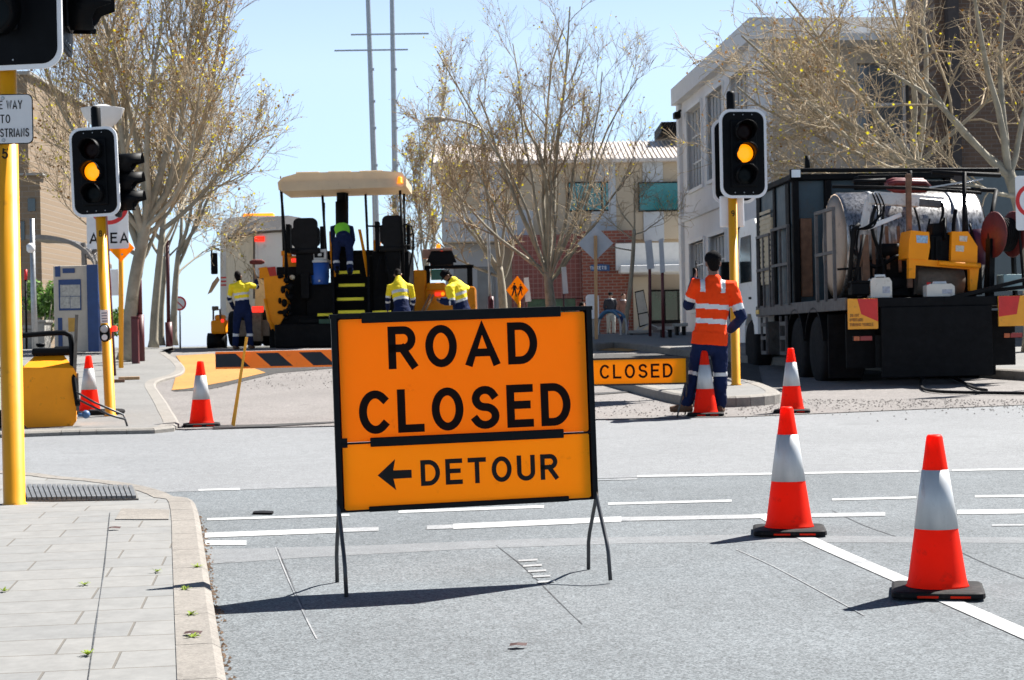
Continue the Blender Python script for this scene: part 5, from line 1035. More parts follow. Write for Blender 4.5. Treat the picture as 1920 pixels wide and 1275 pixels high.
# ---- orange tank machine at the far left corner
loc = G(92, 804, .03); t = thing('tank_machine', 'squat orange tank machine with a black handle, left of the far corner', 'machine', loc, R(13)); fr = Fr(loc, R(13)); P = fr.p
def BP(pts, d0, d1): mb = MB(); mb.prism(fr.poly(pts, d0), d0, d1); return mb
tkb = BP([(42, 690), (138, 690), (143, 700), (143, 790), (131, 805), (54, 806), (44, 795)], 0, .55).build('tank', M_orange, t)
mb = MB(); a = [P(42, 690, -.002), P(138, 690, -.002), P(120, 666, .2), P(64, 668, .2)]; b = [P(42, 690, .55), P(138, 690, .55), P(120, 666, .5), P(64, 668, .5)]
mb.add(a+b, [(0, 1, 2, 3), (4, 7, 6, 5), (1, 5, 6, 2), (0, 3, 7, 4), (3, 2, 6, 7), (0, 4, 5, 1)]); mb.build('tank_top', M_orange, tkb)
B2(fr, (59, 652, 136, 667, .15, .5), (100, 649, 138, 666, .2, .52), bev=.03).build('engine_cover', M_black, t)
mb = MB(); mb.lathe([(.03, 0), (.05, .02), (.05, .04)], P(76, 651, .3), n=12); mb.build('filler_cap', M_black, t)
mb = MB(); mb.tube(smooth([P(-10, 634, .1), P(40, 629, .1), P(110, 624, .1), P(126, 626, .1), P(133, 636, .1), P(136, 690, .05), P(146, 760, -.1)], 4), .028, 8); mb.build('handle', M_black, t)
mb = MB(); mb.bar(P(144, 590, .05), P(140, 700, .05), .07, .035); mb.bar(P(144, 700, .05), P(146, 770, -.0), .03); mb.build('chute_plate', M_dust, t)
mb = MB(); mb.tube([P(143, 735, -.1), P(178, 755, -.2), P(232, 778, -.3), P(239, 800, -.32)], .012, 6); mb.tube([P(145, 748, -.1), P(205, 778, -.3), P(234, 786, -.32)], .012, 6); mb.build('tow_rods', M_leg, t)
mb = MB(); mb.tube([P(146, 778, -.05), P(160, 778, -.05)], .022, 8); mb.ell(P(161, 777, -.05), (.045, .045, .045)); mb.build('blue_knob', mat('blue grip', (.05, .12, .25), .5), t)
mb = MB(); mb.lathe([(.12, 0), (.12, .08)], P(0, 790, .2), (1, 0, 0), 20); mb.lathe([(.13, 0), (.13, .3)], P(75, 800, .3), (1, 0, 0), 20); mb.build('wheels', M_rubber, t)
# ---------------------------------------------------------------- street furniture
def stand(px, py, Y, h=.12):
    h = .05 if px < 400 and h == .12 else h; l = W(px, py, Y); l.z = prof(Y)+h; return l
def furn(name, label, cat, px, py, Y, h=.12, group=None):
    l = stand(px, py, Y, h); t = thing(name, label, cat, l, 0, group); f = Fr(l); return t, f
def ftube(f, pts, r, n=10): return MB().tube([f.p(*q) for q in pts], r, n)
# street lamp behind the far left signal
t, f = furn('street_lamp', 'street lamp with a white bowl on a thin maroon pole, behind the left signal', 'street lamp', 216, 728, 31)
ftube(f, [(214, 728), (205, 560), (198, 420), (193, 232)], [.05, .045, .038, .035], 10).build('pole', M_maroon, t)
c = f.p(193, 240); mb = MB(); s = F/31; mb.lathe([(.10, 0), (.22, .09), (.31, .2), (.365, .34), (.37, .35), (.2, .37), (.08, .42), (.001, .43)], c-V((0, 0, .02)), n=32); mb.build('lamp_bowl', mat('white lamp bowl', (.62, .63, .64), .35, var=.05, transl=.3), t)
# parking area sign
t, f = furn('area_sign', 'white area sign with a red ring over a yellow diamond, on a yellow post', 'road sign', 227, 690, 33)
ftube(f, [(227, 690), (227, 392)], .045, 12).build('post', M_yellow, t)
mb = MB(); mb.prism(rrect(f.p(165, 430).x, f.p(204, 467).z, f.p(243, 430).x, f.p(204, 340).z, .04), -.10, -.09); pl = mb.build('sign_plate', M_signw, t)
c = f.p(204, 384, -.1); mb = MB(); r1, r0 = .36, .285; o = arc(c.x, c.z, r1, r1, 0, 360, 40); i_ = arc(c.x, c.z, r0, r0, 0, 360, 40)
mb.add([(x, -.102, z) for x, z in o]+[(x, -.102, z) for x, z in i_], [(k, k+1, k+42, k+41) for k in range(40)]); mb.build('red_ring', M_redink, pl)
mb = MB(); a, b = f.p(168, 457, -.1), f.p(241, 457, -.1); text(mb, 'AREA', a.x, b.x, a.z, f.p(204, 437).z-f.p(204, 457).z, -.103, .17, .3); mb.build('lettering', M_inkblack, pl)
mb = MB(); q = f.poly([(227, 438), (252, 465), (227, 491), (202, 465)], -.06); mb.prism(q, -.07, -.06); mb.build('diamond_plate', M_signye, t)
mb = MB(); c = f.p(229, 477, -.07); mb.lathe([(.02, 0), (.015, .01)], c, (0, -1, 0), 10); mb.build('bolt', M_steel, t)
mb = MB(); f.box(mb, 208, 505, 222, 554, .05, .06); mb.build('small_white_plate', M_signw, t)
# phone kiosk, shelter and neighbours
t, f = furn('info_kiosk', 'cream and blue information kiosk under the curved shelter roof', 'kiosk', 142, 660, 40)
mb = MB(); f.box(mb, 101, 498, 166, 660, 0, .35, .02); mb.build('cabinet', mat('cream kiosk', (.52, .46, .38), .6, var=.08), t)
M_navyk = mat('dark blue panel', (.012, .045, .16), .45, var=.15)
mb = MB(); f.box(mb, 163.5, 496, 184, 660, -.12, .4, .01); mb.build('blue_side_panel', M_navyk, t)
mb = MB(); f.box(mb, 110, 524, 152, 582, -.02, -.002); nb = mb.build('notice_frame', M_navyk, t)
mb = MB(); f.box(mb, 113, 534, 150, 555, -.026, -.021); f.box(mb, 113, 556, 131, 578, -.026, -.021); f.box(mb, 132, 556, 150, 578, -.026, -.021); mb.build('notices', mat('notice paper', (.42, .41, .37), .7, var=.35, scale=18), nb)
mb = MB(); f.box(mb, 117, 503, 140, 512, -.02, -.002, .01); f.box(mb, 103, 499, 113, 519, -.012, -.002); f.box(mb, 109, 596, 117, 650, -.012, -.002); mb.build('blue_trim', M_navyk, t)
mb = MB(); f.box(mb, 128, 596, 142, 622, -.012, -.002); mb.build('ochre_notice', mat('ochre notice', (.55, .30, .05), .6), t)
t, f = furn('bus_shelter', 'grey shelter with a curved ribbed roof at the far left', 'shelter', 160, 660, 42)
M_shel = mat('shelter grey metal', (.22, .20, .18), .5, .3, var=.15, scale=5)
mb = MB(); up = smooth([f.p(*q) for q in ((48, 440, -.3), (90, 441, -.3), (130, 450, -.3), (160, 468, -.3), (176, 490, -.3))], 4); k = len(up)
for j in range(6):
    y = j*.32; vs = []
    for q in up: vs += [(q.x, y-.3, q.z), (q.x, y-.02, q.z), (q.x, y-.02, q.z-.10), (q.x, y-.3, q.z-.10)]
    mb.add(vs, [(4*i+a, 4*i+(a+1) % 4, 4*i+4+(a+1) % 4, 4*i+4+a) for i in range(k-1) for a in range(4)]+[(0, 1, 2, 3), tuple(4*(k-1)+a for a in (3, 2, 1, 0))])
mb.build('roof', M_shel, t)
mb = MB(); mb.bar(f.p(156, 455), f.p(163, 660), .09); mb.bar(f.p(158, 470, 1.3), f.p(164, 660, 1.3), .09); mb.build('posts', M_shel, t)
mb = MB(); q = smooth([f.p(*x) for x in ((165, 485, .2), (175, 472, .2), (192, 463, .2), (215, 460, .2))], 3); mb.tube(q, .05, 6); mb.tube([x+V((0, .8, 0)) for x in q], .05, 6); mb.build('roof_bracket', M_shel, t)
t, f = furn('light_pole', 'silver light pole with a bright lamp head, left of the kiosk', 'light pole', 62, 655, 38)
ftube(f, [(66, 655), (63, 560), (60, 410)], [.07, .06, .05], 12).build('pole', M_steel, t)
mb = MB(); mb.lathe([(.05, 0), (.09, .05), (.09, .16), (.03, .2)], f.p(58, 474, -.1), n=14); mb.build('lamp_head', M_white, t)
t, f = furn('marker_pole', 'thin black pole with a red top at the far left', 'pole', 49, 655, 39)
ftube(f, [(50, 655), (48, 525)], .025, 6).build('shaft', M_black, t); ftube(f, [(48, 525), (48, 505)], .035, 8).build('red_tip', M_redink, t)
t, f = furn('low_wall', 'low pale stone wall with a ledge beside the tan building', 'wall', 70, 655, 44)
mb = MB(); f.box(mb, -80, 618, 60, 662, 0, .5, .02); f.box(mb, 60.2, 605, 84, 662, -.1, .5, .02); mb.build('wall', M_conc, t); mb = MB(); f.box(mb, -82, 611, 60, 617.8, -.06, .56, .01); f.box(mb, 58, 600, 86, 604.8, -.15, .55, .01); mb.build('coping', M_conc, t)
def bush(label, px, py, Y, rx, rz, seed, nleaf=2600, col_=(.07, .14, .02)):
    l = stand(px, py, Y); t = thing('bush', label, 'bush', l); rd = random.Random(seed); mb = MB(); st = MB()
    cs = [(V((rd.gauss(0, rx*.45), rd.gauss(0, .35), rz*rd.uniform(.3, .85))), rd.uniform(.25, .5)*min(rx, rz)) for _ in range(14)]
    for c, r in cs: st.tube([(0, 0, -.02), c*.5+V((0, 0, .05)), c], [.03, .02, .008], 4)
    for i in range(nleaf):
        c, r = rd.choice(cs); d = V((rd.gauss(0, 1), rd.gauss(0, 1), rd.gauss(0, 1))).normalized(); p = c+d*r*rd.uniform(.5, 1); p.z = max(.02, p.z)
        a = V((rd.gauss(0, 1), rd.gauss(0, 1), rd.gauss(0, 1))).normalized(); b = a.cross(d).normalized() if a.cross(d).length > .01 else V((1, 0, 0)); s = rd.uniform(.03, .08)
        mb.mi = rd.randrange(2); mb.add([p-a*s, p+b*s*.5, p+a*s, p-b*s*.5], [(0, 1, 2, 3)])
    st.build('stems', M_bark, t); mb.build('foliage', [mat('bush leaf %g' % col_[0], col_, .6, var=.4, scale=4, transl=.3), mat('bush leaf light %g' % col_[0], tuple(x*1.9 for x in col_), .6, var=.4, scale=4, transl=.3)], t)
bush('bright green bush between the silver light pole and the kiosk', 88, 655, 47, .8, 1.9, 4)
bush('low green bush right of the kiosk behind the left signal', 195, 655, 48, .5, 1.2, 6, 1500)
for px, y0, yt, yb, Y, lab in ((263, 683, 500, 590, 36, 'maroon pole with a thick base just right of the leaning trunk'), (316, 658, 450, 604, 43, 'maroon pole with a thick base between the trees at the crest')):
    t, f = furn('maroon_pole', lab, 'pole', px, y0, Y)
    ftube(f, [(px+2, y0), (px, yb)], .085 if Y > 40 else .075, 12).build('base_sleeve', M_maroon, t); ftube(f, [(px, yb), (px-2, yt)], .045, 8).build('shaft', M_maroon, t)
t, f = furn('maroon_bollard', 'square maroon bollard at the foot of the leaning trunk', 'bollard', 253, 683, 35); mb = MB(); f.box(mb, 246, 596, 259, 684, 0, .14, .015); b_ = mb.build('body', M_maroon, t); mb = MB(); f.box(mb, 245, 593, 260, 596, -.01, .15, .008); mb.build('cap', M_maroon, b_)
t, f = furn('round_sign', 'small round sign with a red ring beyond the crest trees', 'road sign', 338, 655, 50)
ftube(f, [(338, 655), (337, 556)], .025, 6).build('post', M_steel, t); c = f.p(336, 569, -.05); mb = MB(); mb.lathe([(.2, 0), (.2, .01)], c, (0, -1, 0), 24); d_ = mb.build('disc', M_signw, t)
mb = MB(); o = arc(c.x, c.z, .198, .198, 0, 360, 24); i_ = arc(c.x, c.z, .15, .15, 0, 360, 24); mb.add([(x, c.y-.012, z) for x, z in o]+[(x, c.y-.012, z) for x, z in i_], [(k, k+1, k+26, k+25) for k in range(24)]); mb.bar((c.x-.11, c.y-.013, c.z+.11), (c.x+.11, c.y-.013, c.z-.11), .03, .002, (0, 1, 0)); mb.build('red_ring', M_redink, d_)
for i, (p0, lab) in enumerate((((242, 712), 'tan timber offcut lying on the far footpath'), ((222, 717), 'short dark timber offcut beside the tan one'))):
    l = G(*p0, .05); mb = MB(); mb.box((-.17 if i == 0 else -.1, -.06, 0), (.17 if i == 0 else .1, .06, .05), .006); o = mb.build('timber_offcut', M_wood if i == 0 else M_rust); o.location = l; o.rotation_euler = (0, 0, .2); tag(o, lab, 'timber')
# masts far behind the paver
for px, pt, arms, lab in ((704, 682, (95, 627, 765), 'tall grey mast with the lower crossarm, left of the pair behind the paver'), (742, 727, (65, 658, 804), 'tall grey mast with the higher crossarm, right of the pair behind the paver')):
    t, f = furn('mast', lab, 'mast', px+5, 645, 75, 0, 'twin masts behind the paver')
    ftube(f, [(px+6, 645), (px, 390), (pt+8, 0), (pt+6, -120)], [.16, .13, .095, .08], 10).build('pole', M_steel, t)
    mb = MB(); y, x0, x1 = arms; mb.bar(f.p(x0, y, -.12), f.p(x1, y-2, -.12), .06, .06); mb.build('crossarm', M_steel, t)
    for yy in (130, 190, 240, 310): mb = MB(); mb.bar(f.p(pt+9+(px-pt-8)*yy/390-3, yy, -.1), f.p(pt+9+(px-pt-8)*yy/390+6, yy, -.1), .07, .1); mb.build('clamp', M_steel, t)
t, f = furn('street_lamp', 'tall street lamp whose grey head pokes left of the middle trees', 'street lamp', 920, 640, 52)
ftube(f, [(921, 640), (920, 556)], .085, 12).build('base_sleeve', M_maroon, t); MB().tube(smooth([f.p(919, 556), f.p(914, 400), f.p(906, 262), f.p(885, 234), f.p(834, 222)], 4), .042, 8).build('pole', M_steel, t)
mb = MB(); a, b = f.p(836, 223), f.p(795, 225); mb.tube([a, a.lerp(b, .3), a.lerp(b, .8), b], [(.05, .04), (.10, .07), (.09, .06), (.02, .02)], 10); mb.build('lamp_head', mat('lamp head grey', (.3, .29, .26), .5), t)
# school crossing warning diamond
t, f = furn('pedestrian_sign', 'yellow diamond sign showing two walking figures, under the middle trees', 'road sign', 972, 640, 44)
ftube(f, [(974, 640), (973, 545)], .035, 8).build('post', M_yellow, t)
mb = MB(); mb.prism(f.poly([(970, 517), (991, 544), (970, 571), (949, 544)], -.05), -.06, -.05); pl = mb.build('plate', M_signye, t)
def figure(cx, s):
    g = lambda x, y: f.p(cx+x*s, 544+y*s, -.062)
    mb = MB(); c = g(0, -14); mb.lathe([(.028*s, 0), (.028*s, .002)], c, (0, -1, 0), 12)
    for pl_ in ([(-3, -11), (3, -11), (3.5, 1), (-3.5, 1)], [(-3.5, 1), (0, 1), (-2, 8), (-5, 14), (-7, 13)], [(0.2, 1), (3.5, 1), (4, 8), (6, 14), (3.5, 14), (1.5, 8)], [(-3, -10.5), (-3.2, -7), (-6, -1), (-7.5, -2)], [(3.1, -10.5), (7.5, -2), (6, -1), (3.2, -6)]):
        mb.add([g(x, y) for x, y in pl_], [tuple(range(len(pl_)))])
    mb.build('walking_figure', M_inkblack, pl)
figure(964.5, .85); figure(976, .72)
for px, y0, y1, wd, Y, lab in ((1058, 500, 551, 5.5, 48, 'white tilted sign plate seen nearly edge on, left of the grey diamond'), (988, 520, 566, 6, 49, 'white sign plate seen nearly edge on, beside the yellow diamond')):
    t, f = furn('plate_sign', lab, 'road sign', px, 640, Y); ftube(f, [(px, 640), (px-2, y0+3)], .022, 6).build('post', M_maroon, t)
    mb = MB(); mb.prism(f.poly([(px-wd, y0+1), (px-wd+9, y0), (px+wd+2, y1-1), (px-wd+3, y1)], -.03), -.05, -.035); mb.build('plate', M_signw, t)
t, f = furn('diamond_sign', 'back of a grey diamond sign on a timber post, before the brick pier', 'road sign', 1118, 638, 40)
mb = MB(); mb.bar(f.p(1118, 640, -.08), f.p(1116.5, 442, -.08), .11, .07); mb.build('post', M_wood, t)
mb = MB(); mb.prism(f.poly([(1117, 423), (1150, 456), (1116, 489), (1083, 457)], -.03), -.03, -.015); mb.build('plate', mat('bare aluminium', (.36, .38, .41), .5, .3, var=.1, scale=5), t)
t, f = furn('wrapped_meter', 'street meter wrapped in white plastic beside the timber signpost', 'meter', 1110, 634, 41)
mb = MB(); f.box(mb, 1101, 598, 1120, 634, 0, .25, .02); mb.build('stand', M_conc, t)
mb = MB(); mb.prism(rrect(f.p(1099.5, 575).x, f.p(1110, 598).z+.003, f.p(1123, 575).x, f.p(1110, 552).z, .07), -.03, .26); mb.build('white_wrap', mat('white plastic wrap', (.68, .68, .69), .4, var=.1, scale=8, bump=.6, bscale=14), t)
t, f = furn('bike_rack', 'blue topped arched steel bike rack on the right footpath', 'bike rack', 1142, 634, 42)
M_rackb = mat('blue rack paint', (.06, .16, .28), .4, var=.1)
for d, x0, x1 in ((0, 1118, 1164), (.35, 1122, 1175)):
    q = smooth([f.p(*x) for x in ((x0, 634, d), (x0+1, 607, d), (x0+9, 590, d), ((x0+x1)/2, 583, d), (x1-9, 589, d), (x1-1, 606, d), (x1, 634, d))], 4); k = len(q)//4; mb = MB(); mb.tube(q[:k+1], .03, 8); mb.tube(q[-k-1:], .03, 8); hp = mb.build('hoop_legs', M_steel, t); mb = MB(); mb.tube(q[k:-k], .034, 8); mb.build('hoop_top', M_rackb, t)
t, f = furn('notice_board', 'leaning timber framed notice board right of the sapling', 'notice board', 1205, 632, 44)
mb = MB(); mb.prism(f.poly([(1190, 547), (1207, 543), (1219, 608), (1199, 614)], 0), 0, .05); bd_ = mb.build('frame', M_dark, t)
mb = MB(); mb.prism(f.poly([(1191.5, 549), (1206, 545.5), (1214, 584), (1197, 588)], -.006), -.006, -.001); mb.prism(f.poly([(1197.5, 590), (1214.3, 586.5), (1217.5, 606), (1200, 611)], -.006), -.006, -.001); mb.build('paper', mat('cream notice', (.58, .50, .40), .7, var=.1, scale=8, dirt=.1), bd_)
mb = MB(); mb.bar(f.p(1198, 612, .3), f.p(1188, 632, .3), .03); mb.bar(f.p(1217, 607, 0), f.p(1260, 625, 0), .025); mb.bar(f.p(1217, 607, 0), f.p(1180, 632, -.1), .025); mb.build('props', M_steel, t)
for px, pb, yt, y1, w0, Y, lab in ((1218, 1219, 449, 505, 9, 41, 'edge on grey sign on a maroon post, left of the pair by the white building'), (1241, 1244, 446, 512, 6, 40, 'edge on grey sign on a maroon post, right of the pair by the white building')):
    t, f = furn('plate_sign', lab, 'road sign', pb, 632, Y, .12, 'edge on signs by the white building'); ftube(f, [(pb, 634), (px, yt+20)], .035, 8).build('post', M_maroon, t)
    mb = MB(); mb.prism(f.poly([(px-w0, yt+3), (px+w0*.4, yt), (px+w0, y1-2), (px-w0*.5, y1)], -.05), -.07, -.05); mb.build('plate', mat('bare aluminium', (.36, .38, .41)), t)
for x0, x1, y0, yb, Y, lab in ((1264, 1290, 606, 634, 41, 'stone topped bench against the white building'), (1236, 1264, 612, 634, 40, 'lower stone topped bench left of the wall bench'), (1178, 1224, 619, 636, 42, 'long low stone bench at the foot of the notice board')):
    t, f = furn('bench', lab, 'bench', (x0+x1)/2, yb, Y, .13)
    mb = MB(); f.box(mb, x0, y0, x1, y0+6, 0, .5, .01); mb.build('seat', M_conc, t)
    for a in (x0+4, x1-9): mb = MB(); f.box(mb, a, y0+6.1, a+5, yb+2, .05, .45); mb.build('leg', M_dark, t)
t, f = furn('no_entry_sign', 'white plate with a red ring at the right edge beside the hose reel', 'road sign', 1935, 690, 23, .1)
ftube(f, [(1938, 720), (1935, 350)], .035, 8).build('post', M_steel, t); mb = MB(); mb.prism(rrect(f.p(1902, 380).x, f.p(1930, 432).z, f.p(1968, 380).x, f.p(1930, 330).z, .04), -.06, -.05); pl = mb.build('sign_plate', M_signw, t)
c = f.p(1936, 376, -.062); mb = MB(); o = arc(c.x, c.z, .215, .215, 0, 360, 32); i_ = arc(c.x, c.z, .165, .165, 0, 360, 32); mb.add([(x, c.y, z) for x, z in o]+[(x, c.y, z) for x, z in i_], [(k, k+1, k+34, k+33) for k in range(32)]); mb.build('red_ring', M_redink, pl)
# ---------------------------------------------------------------- people
M_skin = mat('skin', (.30, .16, .10), .55, var=.12, scale=9)
M_skind = mat('tanned skin', (.17, .085, .055), .55, var=.12, scale=9)
M_hair = mat('dark hair', (.006, .0045, .004), .8, var=.3, spec=.1)
M_navy = mat('navy drill cloth', (.006, .013, .05), .85, var=.25, scale=7, bump=.3, spec=.15)
M_hiyel = mat('fluorescent yellow cloth', (.95, .72, .012), .75, var=.07, scale=6, transl=.1)
M_hior = mat('fluorescent orange cloth', (1.0, .062, .006), .8, var=.06, scale=6, transl=.15, spec=.15)
M_higreen = mat('fluorescent green cloth', (.25, .72, .03), .75, var=.07, scale=6)
M_tape = mat('silver reflective tape', (.55, .56, .57), .4, .15, var=.08)
M_boot = mat('brown work boot', (.10, .05, .025), .7, var=.3, scale=9)
M_capb = mat('black cap cloth', (.004, .004, .0055), .9, var=.2, spec=.1)
M_grey = mat('grey trouser cloth', (.24, .24, .22), .85, var=.1)
def voxel(mb, name, size, it=3, wr=0.0, ws=14):
    me = mb.mesh('tmp'); ob = bpy.data.objects.new('tmp', me); col.objects.link(ob)
    m = ob.modifiers.new('r', 'REMESH'); m.mode = 'VOXEL'; m.voxel_size = size; m.use_smooth_shade = True
    s = ob.modifiers.new('s', 'SMOOTH'); s.factor = .5; s.iterations = it
    dg = bpy.context.evaluated_depsgraph_get(); dg.update(); me2 = bpy.data.meshes.new_from_object(ob.evaluated_get(dg)); bpy.data.objects.remove(ob); bpy.data.meshes.remove(me)
    me2.name = name
    if wr:
        ns = [v.normal.copy() for v in me2.vertices]
        for v, n in zip(me2.vertices, ns): v.co += n*(mnoise.noise(v.co*ws)*wr+mnoise.noise(v.co*ws*2.3)*wr*.5)
    for p in me2.polygons: p.use_smooth = True
    me2.update(); return me2
def put(name, me, mats, par, pick=None):
    me.materials.clear()
    for m in mats: me.materials.append(m)
    if pick:
        for p in me.polygons: p.material_index = pick(p.center)
    else:
        for p in me.polygons: p.material_index = 0
    o = bpy.data.objects.new(name, me); col.objects.link(o); o.parent = par; return o
def cap(mb, pts, rs, n=14, hint=V((1, 0, 0)), ends=3):      # limb: rounded at both ends
    mb.tube(pts, rs, n, True, hint)
    for p, r in ((V(pts[0]), rs[0]), (V(pts[-1]), rs[-1]))[0 if ends & 1 else 1:]:
        q = (r, r) if not isinstance(r, (tuple, list)) else r; e = min(q); mb.ell(p, (e, e, e), n=12, k=8)
def lerpn(a, b, k): return [a.lerp(b, i/k) for i in range(k+1)]
def segd(p, a, b):
    d = b-a; t = max(0, min(1, (p-a).dot(d)/max(1e-6, d.dot(d)))); return (p-a-d*t).length, t
def person(t, J, fwd, top, bottoms, skin=M_skin, hat=None, vox=.011, hair=True, beard=False, loose=0, head_dir=None, toes=None, legs=True, short=False):
    fwd = V(fwd).normalized(); hd = V(head_dir or fwd).normalized(); right = (J['shR']-J['shL']).normalized(); pel, ch, nk, he = J['pel'], J['chest'], J['neck'], J['head']
    up = (he-nk).normalized(); hx = hd.cross(up).normalized(); hy = up.cross(hx).normalized(); hr = Matrix((hx, hy, up)).transposed()
    def skel(mb, g=0, sleeves=True, torso=True):
        w_ = pel.lerp(ch, .45); lo_ = -.05 if g < 0 else 0
        if torso:
            cap(mb, [pel-(ch-pel).normalized()*(.06+lo_), pel, w_, ch, ch.lerp(nk, .45), ch.lerp(nk, .8)], [(.15+g+lo_, .115+g+lo_), (.165+g+lo_*.6, .12+g+lo_*.6), (.150+g, .108+g), (.178+g, .125+g), (.165+g, .105+g), (.085+g, .075+g)], 18, right, 2)
        for s in 'LR':
            a, e, w2 = J['sh'+s], J['el'+s], J['wr'+s]
            if sleeves: cap(mb, [ch.lerp(nk, .4).lerp(a, .5), a, a.lerp(e, .5), e, e.lerp(w2, .5), w2], [.075+g, .064+g, .052+g, .044+g, .040+g, .029+g], 12)
    # body: one skin surface
    mb = MB(); skel(mb, -.012)
    cap(mb, [ch.lerp(nk, .6), nk, nk.lerp(he, .5)], [.07, .058, .056])
    mb.ell(he+hy*-.005+up*.015, (.074, .092, .112), hr); mb.ell(he+hy*.025-up*.055, (.058, .066, .065), hr)
    mb.ell(he+hy*.098-up*.018, (.014, .022, .026), hr, 8, 6); mb.ell(he+hy*.088-up*.063, (.026, .012, .012), hr, 8, 6)
    for s in (-1, 1): mb.ell(he+hx*s*.077-hy*.008-up*.01, (.012, .022, .033), hr, 8, 6); mb.ell(he+hx*s*.032+hy*.078+up*.022, (.022, .014, .011), hr, 8, 6)
    for s in 'LR':
        w2, e = J['wr'+s], J['el'+s]; d = J.get('hd'+s) or (w2-e).normalized(); sx, sy = frame_of(d, fwd); c = w2+d*.05
        mb.tube([w2-d*.02, w2+d*.03, w2+d*.085], [(.024, .024), (.040, .018), (.042, .016)], 10, True, sx)
        cl = (sy if s == 'L' else -sy)*.6
        for k in range(4):
            b0 = w2+d*.082+sx*(k-1.5)*.021; L_ = (.060, .072, .068, .052)[k]
            p1 = b0+(d+cl*.35).normalized()*L_*.55; p2 = p1+(d*.55+cl).normalized()*L_*.5; mb.tube([b0-d*.012, b0, p1, p2], [.009, .0095, .0085, .007], 7, True)
        b0 = w2+d*.035+sx*.036; p1 = b0+(sx*.75+d*.7).normalized()*.038; mb.tube([b0-sx*.015, b0, p1, p1+(d+cl*.3).normalized()*.03], [.012, .0115, .0095, .008], 7, True)
    if legs:
        for s in 'LR': h_, k_, a_ = J['hip'+s], J['kn'+s], J['an'+s]; cap(mb, [h_, h_.lerp(k_, .5), k_, k_.lerp(a_, .35), a_], [.085, .072, .052, .056, .036])
    put('body', voxel(mb, 'body', .0075, 2), [skin], t)
    # clothes
    mb = MB(); skel(mb, .012+loose)
    if top.get('hem'): a = top['hem']; mb.tube([pel-(pel-ch).normalized()*.06, pel+(pel-ch).normalized()*a], [(.186+loose, .137+loose), (.196+loose, .145+loose)], 18, True, right)
    cap(mb, [ch.lerp(nk, .75), nk-(he-nk)*.12], [(.082, .076), (.068, .066)])
    segs = [('t', pel, nk)]+[(a+s, J[b+s], J[c+s]) for s in 'LR' for a, b, c in (('u', 'sh', 'el'), ('f', 'el', 'wr'))]
    def pick(p):
        best = min(segs, key=lambda q: segd(p, q[1], q[2])[0]-(.13 if q[0] == 't' else .05)); tt = (p-best[1]).dot(best[2]-best[1])/(best[2]-best[1]).length_squared
        lat = (p-pel).dot(right); return top['pick'](best[0], tt, lat, p)
    put(top['name'], voxel(mb, 'top', vox, 3, .007), top['mats'], t, pick)
    if legs:
        mb = MB(); cap(mb, [pel+(ch-pel)*.12, pel, (J['hipL']+J['hipR'])/2], [(.165, .122), (.178, .132), (.172, .13)], 16, right)
        for s in 'LR': h_, k_, a_ = J['hip'+s], J['kn'+s], J['an'+s]; cap(mb, [h_, h_.lerp(k_, .5), k_, k_.lerp(a_, .5), a_+(k_-a_).normalized()*.03], [.105, .095, .080, .076, .072])
        lsegs = [(a+s, J[b+s], J[c+s]) for s in 'LR' for a, b, c in (('u', 'hip', 'kn'), ('f', 'kn', 'an'))]
        def lpick(p):
            b = min(lsegs, key=lambda q: segd(p, q[1], q[2])[0]); return bottoms['pick'](b[0], segd(p, b[1], b[2])[1])
        put('trousers', voxel(mb, 'trousers', vox, 3, .009), bottoms['mats'], t, lpick)
        for s in 'LR':
            a_ = J['an'+s]; td = V((toes or {}).get(s, fwd)); td.z = 0; td.normalize(); g = V((a_.x, a_.y, 0)); z = a_.z-.075
            mb = MB(); cap(mb, [a_+V((0, 0, .07)), a_, g+V((0, 0, z+.05))-td*.02], [.056, .056, .05]); mb.tube([g-td*.075+V((0, 0, z+.045)), g+V((0, 0, z+.05)), g+td*.1+V((0, 0, z+.042)), g+td*.175+V((0, 0, z+.034))], [(.038, .044), (.046, .052), (.05, .042), (.036, .03)], 12, True, td.cross(V((0, 0, 1)))); put('boot', voxel(mb, 'boot', .009, 2), [bottoms.get('boot', M_boot)], t)
    if hair:
        mb = MB(); mb.ell(he-hy*.02+up*.03, (.080, .092, .108), hr); mb.ell(he-hy*.045-up*.045, (.062, .045, .06), hr); 
        me = voxel(mb, 'hair', .009, 2, .004, 60); put('hair', me, [M_hair], t)
    if beard:
        mb = MB(); mb.ell(he+hy*.035-up*.085, (.062, .066, .05), hr); put('beard', voxel(mb, 'beard', .009, 2, .004, 60), [M_hair], t)
    if hat == 'cap':
        mb = MB(); mb.ell(he+up*.05-hy*.006, (.094, .108, .085), hr); mb.tube([he+hy*.07+up*.055, he+hy*.13+up*.05, he+hy*.165+up*.036], [(.075, .010), (.066, .009), (.03, .007)], 12, True, hx); put('cap', voxel(mb, 'cap', .008, 2), [M_capb], t)
    if hat == 'brim':
        mb = MB(); mb.lathe([(.001, .12), (.06, .118), (.085, .09), (.094, .03), (.165, .005), (.17, .0), (.16, -.008), (.09, .0)], he+up*.035, up, 28); o = mb.build('hat', M_capb, t)
def fig(label, px, py, Y, h=0, fix=None):
    l = W(px, py, Y); l.z = prof(Y)+h; return thing('person', label, 'person', l), Fr(l)
NAVY2 = {'mats': [M_navy, M_tape], 'pick': lambda s, t: 1 if s[0] == 'f' and .28 < t < .44 else 0, 'boot': M_boot}
def yel(s, t, lat, p):
    if s == 't': return 2 if (.30 < t < .38 or .50 < t < .585) else (1 if t < .30 else 0)
    if s[0] == 'u': return 2 if .72 < t < .86 else (1 if t > .86 else 0)
    return 2 if .1 < t < .28 else 1
YEL = {'name': 'shirt', 'mats': [M_hiyel, M_navy, M_tape], 'pick': yel, 'hem': .12}
